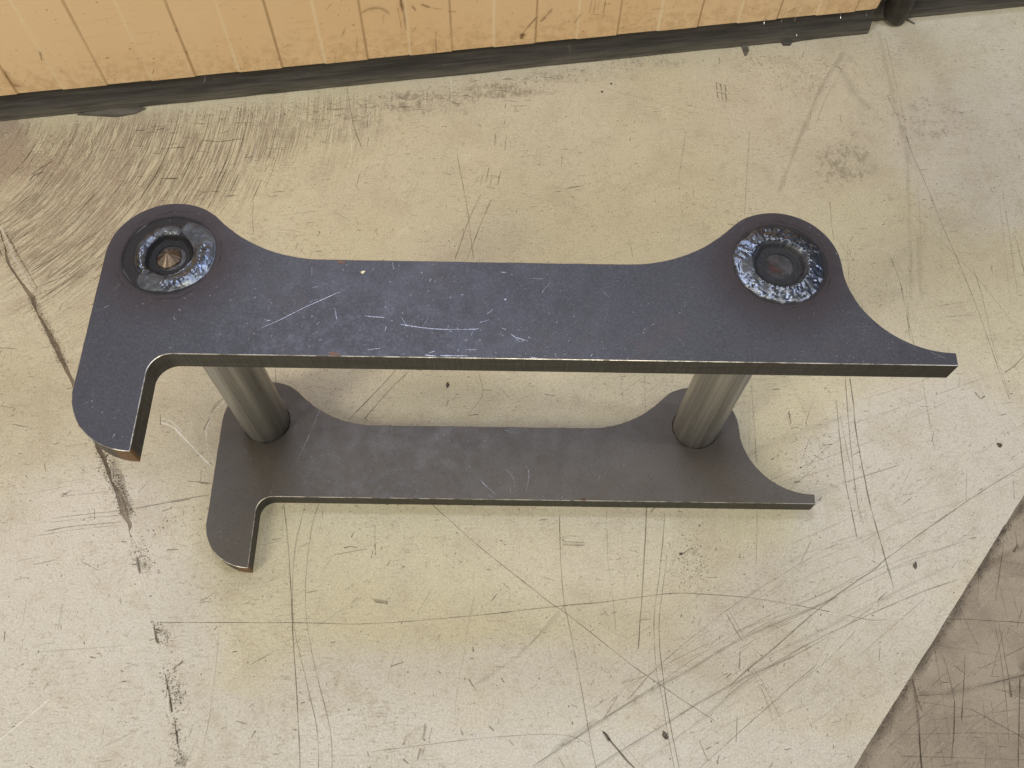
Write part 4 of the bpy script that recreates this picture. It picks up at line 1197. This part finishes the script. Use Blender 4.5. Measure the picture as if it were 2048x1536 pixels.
# ------------------------------------------------------------------ the welded bracket
A0 = R(1.45)
BX, BY = 15.0, 370.0                                   # local origin, mm in the bracket's own plan


def plan(u, v):
    x, y = u / 1000, v / 1000
    return (x * math.cos(A0) - y * math.sin(A0), x * math.sin(A0) + y * math.cos(A0))


bx, by = plan(BX, BY)
BR = empty('steel_bracket', (bx, by, 0), A0)
tag(BR, 'welded dark steel bracket of two hooked plates joined by two round bars', 'bracket')

TH, HT, Z0 = .0222, .3750, .0006                      # plate thickness, top of upper plate, underside of lower plate
HL, HR = (-281.2, 419.0), (233.0, 419.6)              # bar centres (mm)
RB, RH = 27.0, 27.6                                   # bar and hole radius

# outline, millimetres, counter-clockwise
def arc(cx, cy, r, a0, a1, stepdeg=3.0):
    k = max(2, int(abs(a1 - a0) / stepdeg))
    return [(cx + r * math.cos(R(a0 + (a1 - a0) * i / k)), cy + r * math.sin(R(a0 + (a1 - a0) * i / k))) for i in range(k + 1)]


def outline():
    P = []
    top, bot = 417.0, 325.2
    hl, hr, rh = (-282.0, 419.6), (233.4, 420.3), 52.6
    Rf = 127.0
    # left hump to top edge
    dv = top + Rf - hl[1]
    du = math.sqrt((Rf + rh) ** 2 - dv ** 2)
    fl = (hl[0] + du, top + Rf)
    aL = math.degrees(math.atan2(dv, du))             # direction hump -> fillet centre
    dv2 = top + Rf - hr[1]
    du2 = math.sqrt((Rf + rh) ** 2 - dv2 ** 2)
    fr = (hr[0] - du2, top + Rf)
    aR = math.degrees(math.atan2(dv2, -du2))
    # right sweep down to the tip
    rs = 79.6
    cs = (365.6, 416.6)
    d = math.hypot(cs[0] - hr[0], cs[1] - hr[1])
    rh2 = d - rs
    aS = math.degrees(math.atan2(cs[1] - hr[1], cs[0] - hr[0]))
    # walk: bottom edge, tip, sweep, right hump, fillet, top edge, fillet, left hump, left edge, toe, leg, inner fillet
    P += [(-262.0, bot), (365.2, bot), (365.6, cs[1] - rs)]
    P += arc(cs[0], cs[1], rs, 270, 180 + aS)[1:]
    P += arc(hr[0], hr[1], rh2, aS, 90)[1:]
    P += arc(hr[0], hr[1], rh, 90, aR)[1:]
    P += arc(fr[0], fr[1], Rf, aR - 180, -90)[1:]
    P += arc(fl[0], fl[1], Rf, -90, aL - 180)
    P += arc(hl[0], hl[1], rh, aL, 180)[1:]
    P += arc(-279.2, 296.4, 54.4, 180, 270)
    P += [(-279.4, 307.0)]
    P += arc(-262.0, 307.8, 17.4, 180, 90)[1:-1]
    return P


OUT = outline()


def plate_mesh(name):
    cu = bpy.data.curves.new(name, 'CURVE')
    cu.dimensions = '2D'
    cu.fill_mode = 'BOTH'
    bev = .00065
    cu.extrude = TH / 2 - bev
    cu.bevel_depth = bev
    cu.bevel_resolution = 1
    cu.offset = -bev
    loops = [OUT] + [arc(c[0], c[1], RH, 0, 360, 6)[:-1] for c in (HL, HR)]
    for lp in loops:
        sp = cu.splines.new('POLY')
        sp.points.add(len(lp) - 1)
        for p, (x, y) in zip(sp.points, lp):
            p.co = ((x - BX) / 1000, (y - BY) / 1000, 0, 1)
        sp.use_cyclic_u = True
    tmp = bpy.data.objects.new(name, cu)
    COL.objects.link(tmp)
    dg = bpy.context.evaluated_depsgraph_get()
    dg.update()
    me = bpy.data.meshes.new_from_object(tmp.evaluated_get(dg))
    bpy.data.objects.remove(tmp)
    me.name = name
    return me


def scale_steel(name, welded):
    n = NT(name)
    if welded:
        a, b = (.055, .057, .073), (.070, .071, .089)
    else:
        a, b = (.102, .093, .086), (.126, .115, .107)
    c0 = n.mix(n.step(n.noise(6, 5, .6), .32, .68), a, b)
    c0 = n.mix(n.step(n.noise(30, 7, .72, dist=.5), .50, .74, 0, .22), c0, (.092, .089, .110))
    c0 = n.mix(n.step(n.noise(520, 3, .7), .46, .68, 0, .40), c0, (.125, .122, .145))
    c0 = n.mix(n.step(n.noise(430, 3, .7), .54, .72, 0, .5), c0, (.030, .028, .033))
    c0 = n.mix(n.step(n.noise(13, 5, .7), .58, .78, 0, .6), c0, (.100, .076, .072))
    # bluish sheen low in the middle, painted into the colour
    q = n.vec(.55, 1, 1)
    sheen = n.step(n.dist((-.085, -.035, .011), src=q), .01, .10, 1, 0)
    c0 = n.mix(n.mul(sheen, n.step(n.noise(150, 7, .78), .46, .70, 0, .32)), c0, (.20, .205, .28))
    for cx, cy in (HL, HR):
        d = n.dist(((cx - BX) / 1000, (cy - BY) / 1000, TH / 2))
        dd = n.add(d, n.mul(n.add(n.noise(22, 4, .6), -.5), .018))
        t = n.step(dd, .030, .085, 1, 0)
        if welded:
            c0 = n.mix(n.mul(t, .88), c0, (.042, .030, .033))
            d2 = n.add(d, n.mul(n.add(n.noise(90, 3, .6), -.5), .006))
            s = n.step(d2, .0375, .0420, 1, 0)
            c0 = n.mix(n.mul(s, .85), c0, (.016, .015, .017))
            s = n.mul(n.step(d2, .0425, .0432), n.step(d2, .0438, .0446, 1, 0))  # thin broken ring, the dark of an undercut groove painted on flat metal
            c0 = n.mix(n.mul(s, n.step(n.noise(26, 3, .6), .45, .6, 0, .8)), c0, (.02, .019, .02))
        else:
            c0 = n.mix(n.mul(t, .35), c0, (.080, .064, .050))
    wsp = n.step(n.noise(420, 1, .5), .735, .77)
    c0 = n.mix(n.mul(wsp, n.step(n.noise(12, 3, .6), .45, .65, .0, .55)), c0, (.45, .44, .48))
    n.set(c0, n.add(n.step(n.noise(60, 5, .65), .3, .7, .40, .52), n.mul(n.noise(300, 3, .7), .08)), .35, .4)
    n.bump(n.add(n.noise(260, 5, .65), n.mul(n.noise(700, 2, .6), .6)), .22, .0006)
    return n.m


M_SCALE = scale_steel('mill_scale_steel', True)
M_SCALE_LOW = scale_steel('mill_scale_steel_plain', False)

n = NT('cut_steel_edge')
p = n.xyz()
along = n.add(p[0], p[1])
st = n.noise(1, 4, .6, vec=n.comb(n.mul(along, 420), n.mul(n.add(p[0], n.mul(p[1], -1.0)), 420), n.mul(p[2], 30)))
lay = n.noise(1, 4, .6, vec=n.comb(n.mul(along, 14), 0.0, n.mul(p[2], 260)))
c0 = n.mix(n.step(st, .35, .68), (.056, .054, .048), (.090, .086, .076))
c0 = n.mix(n.step(lay, .42, .66, 0, .55), c0, (.040, .034, .027))
c0 = n.mix(n.step(n.noise(70, 6, .7), .62, .76, 0, .5), c0, (.11, .060, .036))
rust = n.mul(n.step(n.add(p[1], n.mul(n.add(n.noise(150, 5, .7), -.5), .006)), (243.5 - BY) / 1000, (246.5 - BY) / 1000, 1, 0), n.step(p[0], (-297 - BX) / 1000, (-289 - BX) / 1000))
c0 = n.mix(n.mul(rust, .85), c0, n.mix(n.noise(200, 5, .7), (.16, .080, .03), (.34, .18, .07)))
n.set(c0, .5, .35, .4)
n.bump(n.add(st, lay), .35, .0006)
M_EDGE = n.m

n = NT('worn_bright_edge')
c0 = n.mix(n.step(n.noise(60, 5, .7), .36, .60), (.17, .155, .14), (.62, .60, .58))
n.set(c0, .33, .8)
M_BEV = n.m


def make_plate(z_top, label, face):
    me = plate_mesh('side_plate')
    me.materials.clear()
    for m in (face, M_EDGE, M_BEV):
        me.materials.append(m)
    for p in me.polygons:
        nz = abs(p.normal.z)
        p.material_index = 0 if nz > .97 else 1 if nz < .25 else 2
        p.use_smooth = False
    o = bpy.data.objects.new('side_plate', me)
    COL.objects.link(o)
    o.parent = BR
    o.location = (0, 0, z_top - TH / 2)
    o['label'] = label
    return o


upper = make_plate(HT, 'upper plate with ring welds and heat tint round both bar ends', M_SCALE)
lower = make_plate(Z0 + TH, 'lower plate lying on the floor', M_SCALE_LOW)

for pl, key in ((upper, 'U'), (lower, 'D')):
    rb = Ribbons()
    ztop = TH / 2 + .00018
    for k, w, al, pts in PLATE_MARKS:
        if k == key:
            rb.stroke([((u - BX) / 1000, (v - BY) / 1000) for u, v in pts], w / 1000 * .5, al * .85, (.50, .50, .58), ztop, step=.003)
    for k in range(330 if key == 'U' else 120):
        u, v = RNG.uniform(-330, 360), RNG.uniform(327, 465)
        # only on metal
        if v > 412 and not (abs(u + 282) < 38 or abs(u - 233) < 38) or (v > 335 and u > 300):
            continue
        if min(math.hypot(u - HL[0], v - HL[1]), math.hypot(u - HR[0], v - HR[1])) < 43:
            continue
        if key == 'U' and RNG.random() < .35:
            u, v = RNG.normal(-60, 70), RNG.uniform(327, 362)
        a = RNG.uniform(0, 3.14)
        L = RNG.uniform(.0004, .0022) if RNG.random() < .85 else RNG.uniform(.003, .012)
        rb.stroke([((u - BX) / 1000, (v - BY) / 1000), ((u - BX) / 1000 + L * math.cos(a), (v - BY) / 1000 + L * math.sin(a))],
                  RNG.uniform(.0004, .0009), RNG.uniform(.15, .6), (.36, .36, .42), ztop - .00004, soft=.3)
    for u, v, r in (((-136.5, 414.6, 3.6), (-134, 327, 4.2)) if key == 'U' else ((96, 326.8, 3.4),)):
        rb.stroke([((u - r - BX) / 1000, (v - BY) / 1000), ((u + r - BX) / 1000, (v - .3 - BY) / 1000)], .0026, .75, (.17, .075, .035), ztop + .00004, soft=.5, step=.001)
    rb.build('scratches', M_BRIGHT, pl)

# bars
n = NT('turned_steel_bar')
p = n.xyz()
ang = n.math('ARCTAN2', p[1], p[0])
strk = n.noise(1, 5, .65, vec=n.comb(n.mul(p[0], 260), n.mul(p[1], 260), n.mul(p[2], 3.2)))
strk2 = n.noise(1, 4, .6, vec=n.comb(n.mul(p[0], 70), n.mul(p[1], 70), n.mul(p[2], 1.2)))
c0 = n.mix(n.step(strk, .32, .68), (.29, .285, .27), (.45, .44, .42))
c0 = n.mix(n.step(strk2, .42, .66, 0, .5), c0, (.20, .19, .17))
c0 = n.mix(n.step(n.noise(1, 3, .6, vec=n.comb(n.mul(p[0], 330), n.mul(p[1], 330), n.mul(p[2], 9))), .665, .73, 0, .7), c0, (.52, .49, .42))
c0 = n.mix(n.step(n.noise(40, 6, .7), .58, .74, 0, .5), c0, (.17, .115, .075))
n.set(c0, n.step(strk, .3, .7, .52, .42), .55, .5)
n.bump(n.add(strk, n.mul(n.noise(300, 3, .6), .5)), .25, .0006)
M_BAR = n.m

n = NT('scorched_bar_end')
dd = n.dist((0, 0, 0), src=n.vec(1, 1, 0))
c0 = n.mix(n.step(n.noise(110, 5, .7), .35, .7), (.030, .029, .032), (.070, .066, .072))
c0 = n.mix(n.mul(n.step(n.noise(60, 4, .6), .45, .65), n.step(dd, .004, .011, .7, 0)), c0, (.10, .040, .034))
n.set(c0, .42, .4)
n.bump(n.noise(180, 5, .7), .5, .001)
M_END = n.m

n = NT('bare_drill_point')
p = n.xyz()
ang = n.math('ARCTAN2', p[1], p[0])
c0 = n.mix(n.step(n.noise(2.2, 2, .5, vec=n.comb(n.mul(n.math('SINE', ang), .9), n.mul(n.math('COSINE', ang), .9))), .38, .62), (.085, .060, .047), (.30, .235, .185))
c0 = n.mix(n.step(n.noise(160, 4, .7), .5, .7, 0, .6), c0, (.10, .06, .04))
n.set(c0, .40, .6)
n.bump(n.noise(240, 4, .7), .4, .0006)
M_TIP = n.m


def make_bar(c, tip):
    zt = HT - (.0062 if tip else .0042)
    rings = [(RB - .6, Z0 + .0004), (RB, Z0 + .001), (RB, zt - .001), (RB - 1, zt)]
    rings += [(r, zt + .0006 * (1 - r / 26)) for r in (20, 15, 12.5)]
    if tip:
        rings += [(11.0, zt + .0006), (10.2, zt + .0022), (5, zt + .0056), (.6, zt + .0084)]
    else:
        rings += [(7, zt - .0002), (3, zt - .0006), (1, zt - .0007)]
    ns = 96
    V, F = lathe([(r / 1000, z) for r, z in rings], ns)
    if tip:
        V2 = []
        for i, (x, y, z) in enumerate(V):
            ring = i // ns
            if ring >= 7:
                a = math.atan2(y, x)
                g = (math.degrees(a) + 20) % 72 - 36
                k = .95 * (.55 + .45 * math.cos(R(36)) / math.cos(R(g)) / .9) * (1 + .06 * math.sin(2 * a))
                x, y = x * k - .0012, y * k - .0006
            V2.append((x, y, z))
        V = V2
    o = mesh_obj('round_bar', V, F, [M_BAR, M_END, M_TIP], BR)
    me = o.data
    for i, p in enumerate(me.polygons):
        ring = i // ns
        z = p.center.z
        r = math.hypot(p.center.x, p.center.y) * 1000
        p.material_index = 0 if z < zt - .0011 else 2 if (tip and ring >= 7) else 1
        p.use_smooth = ring < 3
    o.location = ((c[0] - BX) / 1000, (c[1] - BY) / 1000, 0)
    return o


bl = make_bar(HL, True)
bl['label'] = 'left bar, with a bare brown point showing in the middle of its weld'
br_ = make_bar(HR, False)
br_['label'] = 'right bar, its scorched end sunk inside a full ring weld'

# welds
n = NT('weld_metal')
soot = n.attr('soot')
c0 = n.mix(n.step(n.noise(120, 5, .65), .35, .7), (.10, .107, .128), (.185, .197, .23))
c0 = n.mix(n.step(n.noise(45, 4, .6), .45, .70, 0, .6), c0, (.11, .145, .23))
c0 = n.mix(soot, c0, (.020, .019, .022))
n.set(c0, n.add(n.mul(soot, .26), n.step(n.noise(150, 4, .6), .3, .7, .25, .42)), n.step(soot, .1, .6, 1.0, .15), n.step(soot, .3, .9, .5, .2))
n.bump(n.noise(140, 3, .55), .24, .0010)
M_WELD = n.m


def make_weld(c, kind, label):
    nr, nt = 60, 300
    V, F, soot = [], [], []
    th = np.arange(nt) * 2 * np.pi / nt
    sd = 3 if kind == 'left' else 8
    ct, st_ = np.cos(th), np.sin(th)
    deg = np.degrees(th)
    edge = vnoise(ct * 2.2 + 9, st_ * 2.2, sd) * 1.9 + vnoise(ct * 6 + 3, st_ * 6, sd + 1) * 1.1
    inn = vnoise(ct * 2.4 + 4, st_ * 2.4, sd + 2) * 1.3 + vnoise(ct * 9, st_ * 9, sd + 3) * .5
    r_in, r_out = 12.5, 41.0
    rr = np.linspace(r_in, r_out, nr)
    Rg, Tg = np.meshgrid(rr, th, indexing='ij')
    X, Y = Rg * np.cos(Tg), Rg * np.sin(Tg)

    def bump(s, p=.6):
        return np.where((s > 0) & (s < 1), np.sin(np.pi * np.clip(s, 0, 1)) ** p, 0)

    def sst(x, a, b):
        t = np.clip((x - a) / (b - a), 0, 1)
        return t * t * (3 - 2 * t)
    lump = vnoise(X * .22, Y * .22, sd + 5) * .55 + vnoise(X * .55, Y * .55, sd + 6) * .35
    if kind == 'right':
        ro = 37.6 + edge[None, :]
        ri = 18.3 + inn[None, :]
        s = (Rg - ri) / (ro - ri)
        peak = np.where(s < .28, sst(s, -.02, .28), 1 - .86 * np.clip((s - .28) / .72, 0, 1) ** 1.3 - .14 * np.clip((s - .9) / .1, 0, 1))
        ph = Tg * 30 / 2.1 + .16 * Rg + vnoise(X * .12, Y * .12, 4) * 2.4
        rip = np.abs(np.sin(ph / 1.0)) ** .6
        h = 2.5 * peak * (s > -.2) + (peak > .02) * (lump * .7)
        h += .40 * (rip - .5) * sst(s, .25, .45) * (s < 1)
        # chewed bumps along the inner lip
        lip = np.exp(-((s - .30) / .10) ** 2)
        h += lip * (vnoise(Tg * 14, Rg * .5, 12) * .9 + .2)
        # an overlap where the bead starts again, upper left
        dt = (np.degrees(Tg) - 118)
        h += .9 * sst(dt, -6, -1) * (1 - sst(dt, 3, 40)) * (s > .15) * (s < .97)
        h = np.where(Rg < ri, -3.4 + lump * .3, np.where(s < .28, -3.4 + (h + 3.4) * np.clip(s / .28, 0, 1) ** .8, h))
        h = np.where(s >= 1, -.35 * np.exp(-((Rg - ro) / 1.4) ** 2) - .25, h)
        so = np.clip(sst(-s, -.30, -.10), 0, 1) * .9
        so = np.maximum(so, sst(s, .985, 1.03) * .95)
        blk = sst(vnoise(X * .13 + 5, Y * .13, 21), .15, .6)
        so = np.maximum(so, blk * .6 * (s < .75))
        so = np.maximum(so, .8 * (1 - sst(s, .06, .2)))
    else:
        a = np.degrees(Tg) % 360
        # thick bead: 228 deg round through 0 to 74 deg
        u = (a - 228) % 360                            # 0..206 inside
        inside = sst(u, -1, 0) * (u < 208)
        capd = np.minimum(u, 208 - u)                  # degrees from the ends
        cap = np.clip(capd / 20, 0, 1) ** .5 * (u < 208)
        mid = 29.3 + .6 * np.sin(Tg * 2 + 1)
        half = (8.7 + edge[None, :] * .6) * (.35 + .65 * cap)
        s = (Rg - (mid - half)) / (2 * half)
        ph = Tg * 29 / 1.7 - .22 * Rg + vnoise(X * .1, Y * .1, 7) * 2
        b1 = bump(s, .55) * (u < 208)
        thick = b1 * (2.9 + lump * .9) + b1 * .22 * (np.abs(np.sin(ph)) ** .7) * sst(a, 270, 300)
        # thin first pass on the other side
        v = (a - 74) % 360
        on = sst(v, 0, 6) * (1 - sst(v, 150, 160))
        mid2 = 24.2 + 1.0 * np.sin(Tg) + inn[None, :] * .5
        half2 = 4.6 - 1.2 * sst(v, 90, 150)
        s2 = (Rg - (mid2 - half2)) / (2 * half2)
        b2 = bump(s2, .6) * on
        thin = b2 * (2.7 + lump * .6) + b2 * .3 * vnoise(Tg * 12, Rg * .6, 31)
        # dark undercut trough outside it
        trough = -1.1 * bump((Rg - 29.5) / 9.0, .8) * on
        ri = 19.6 + inn[None, :] * .8
        pit = sst(ri - Rg, -1.5, 2.5)
        ground = -.25 - 5.2 * pit
        h = ground + trough * .8 + 1.0 * np.exp(-((Rg - 37.6 - edge[None, :] * .4) / .7) ** 2) * on
        h = np.maximum(h, np.where(b1 > 0, -1.2 + thick, -9))
        h = np.maximum(h, np.where(b2 > 0, -1.6 + thin + .4, -9))
        # crater where the bead stops, with a torn lip
        cx, cy = 31.5 * math.cos(R(77)), 31.5 * math.sin(R(77))
        dcr = np.hypot(X - cx, (Y - cy) * .8)
        h += -2.6 * np.exp(-(dcr / 2.6) ** 2) + .9 * np.exp(-((dcr - 4.4) / 1.2) ** 2) * (b1 + b2 > 0)
        # a shallow inner shelf, right of the point
        shelf = bump((Rg - 16.2) / 5.0, .8) * sst(np.cos(Tg - R(-20)), .2, .7)
        h += shelf * 1.6
        lit = np.clip(np.maximum(np.maximum(b1, b2), .22 * np.exp(-((Rg - 37.6 - edge[None, :] * .4) / .8) ** 2) * on * sst(vnoise(Tg * 3, Tg * 0, 51), -.1, .5)), 0, 1)
        so = .98 - .96 * sst(lit, .10, .30)
        so = np.maximum(so, sst(vnoise(X * .2 + 9, Y * .2, 61) + .5 * vnoise(X * .6, Y * .6, 62), .15, .75) * .6)
        so = np.maximum(so, np.exp(-(dcr / 2.8) ** 2) * .9)
        # the bead is dull grey-black towards its blunt start and its upper end
        dull = sst(np.cos(Tg - R(232)), .72, .99) + sst(np.cos(Tg - R(48)), .80, .99)
        so = np.maximum(so, np.clip(dull, 0, 1) * .62 * (b1 > .1))
        so = np.maximum(so, sst(vnoise(X * .16, Y * .16, 15), .1, .6) * .5 * (b2 > 0))
        h = np.where(Rg > 38.5, np.minimum(h, -.2 - (Rg - 38.5) * .2), h)
    h[-1, :] = -1.0
    V = np.stack([X / 1000, Y / 1000, h / 1000], -1).reshape(-1, 3)
    for j in range(nr - 1):
        for k in range(nt):
            a_, b_ = j * nt + k, j * nt + (k + 1) % nt
            F.append((a_, b_, b_ + nt, a_ + nt)[::-1])
    o = mesh_obj('weld_bead', V, F, M_WELD, upper, smooth=True)
    at = o.data.attributes.new('soot', 'FLOAT', 'POINT')
    at.data.foreach_set('value', np.clip(so, 0, 1).astype(np.float32).ravel())
    o.location = ((c[0] - BX) / 1000, (c[1] - BY) / 1000, TH / 2 + .0003)
    o['label'] = label
    # face normals must look up
    bmm = bmesh.new()
    bmm.from_mesh(o.data)
    bmesh.ops.recalc_face_normals(bmm, faces=bmm.faces[:])
    if sum(f.normal.z for f in bmm.faces) < 0:
        bmesh.ops.reverse_faces(bmm, faces=bmm.faces[:])
    bmm.to_mesh(o.data)
    bmm.free()
    return o


make_weld(HL, 'left', 'uneven weld ring with a blunt start and a torn crater')
make_weld(HR, 'right', 'bright rippled full weld ring')

# ------------------------------------------------------------------ loose bits
n = NT('dark_metal_chip')
n.set(n.mix(n.noise(300, 4, .6), (.05, .04, .03), (.16, .13, .10)), .45, .4)
n.bump(n.noise(400, 3, .6), .4, .001)
M_CHIP = n.m
n = NT('cream_paint_flake')
n.set(n.mix(n.noise(300, 4, .6), (.80, .76, .55), (.62, .57, .40)), .55, 0)
M_FLAKE = n.m
n = NT('bright_swarf')
n.set(n.mix(n.noise(200, 4, .6), (.50, .48, .44), (.30, .29, .27)), .25, .9)
M_SWARF = n.m


def chip(x, y, z, sx, sy, sz, rz, mat, name, seed):
    r = random.Random(seed)
    bm = bmesh.new()
    k = 9
    lo, mid, hi = [], [], []
    for i in range(k):
        a = 2 * math.pi * i / k
        q = r.uniform(.62, 1.1)
        lo.append(bm.verts.new((sx * .8 * q * math.cos(a), sy * .8 * q * math.sin(a), 0)))
        mid.append(bm.verts.new((sx * q * math.cos(a), sy * q * math.sin(a), sz * r.uniform(.3, .55))))
        hi.append(bm.verts.new((sx * .55 * q * math.cos(a), sy * .55 * q * math.sin(a), sz * r.uniform(.75, 1.1))))
    bm.faces.new(lo[::-1])
    bm.faces.new(hi)
    for A, B in ((lo, mid), (mid, hi)):
        for i in range(k):
            bm.faces.new((A[i], A[(i + 1) % k], B[(i + 1) % k], B[i]))
    me = bpy.data.meshes.new(name)
    bm.to_mesh(me)
    bm.free()
    me.materials.append(mat)
    o = bpy.data.objects.new(name, me)
    o.location = (x, y, z)
    o.rotation_euler = (0, 0, rz)
    COL.objects.link(o)
    return o


for i, (x, y, sx, sy, sz, rz, lab) in enumerate(CHIPS):
    tag(chip(x / 1000, y / 1000, .0003, sx / 1000, sy / 1000, sz / 1000, R(rz), M_CHIP, 'metal_chip', i), lab, 'chip', 'metal chips lying on the floor covering')
u, v = FLAKE
fx, fy = plan(u, v)
tag(chip(fx, fy, HT + .0003, .0024, .0019, .0008, R(40), M_FLAKE, 'paint_flake', 44), 'small cream paint flake lying on the upper plate right of the left weld', 'flake')


def swarf(x, y, z, L, curl, rz, tilt, w, label, name='metal_shaving'):
    k = 7
    V, F = [], []
    for i in range(k):
        t = i / (k - 1)
        a = curl * t
        px = L * (math.sin(a) / curl if abs(curl) > .01 else t)
        pz = L * ((1 - math.cos(a)) / curl if abs(curl) > .01 else 0)
        ww = w * (1 - .5 * t)
        for s in (-1, 1):
            for dz in (0, .0004):
                V.append((px, s * ww, pz + dz))
    for i in range(k - 1):
        b = 4 * i
        for p, q in ((0, 1), (1, 3), (3, 2), (2, 0)):
            F.append((b + p, b + q, b + 4 + q, b + 4 + p))
    F += [(0, 2, 3, 1), (4 * k - 4, 4 * k - 3, 4 * k - 1, 4 * k - 2)]
    o = mesh_obj(name, V, F, M_SWARF)
    o.location = (x, y, z)
    o.rotation_euler = (0, tilt, rz)
    return tag(o, label, 'metal shaving', 'metal shavings caught on the rubber strip')


for i, (x, yo, z, L, curl, rz, tilt, w, lab) in enumerate(SWARF):
    X_, Y_ = wp(x / 1000, yo / 1000)
    swarf(X_, Y_, z / 1000, L / 1000, curl, th + R(rz), R(tilt), w / 1000, lab)
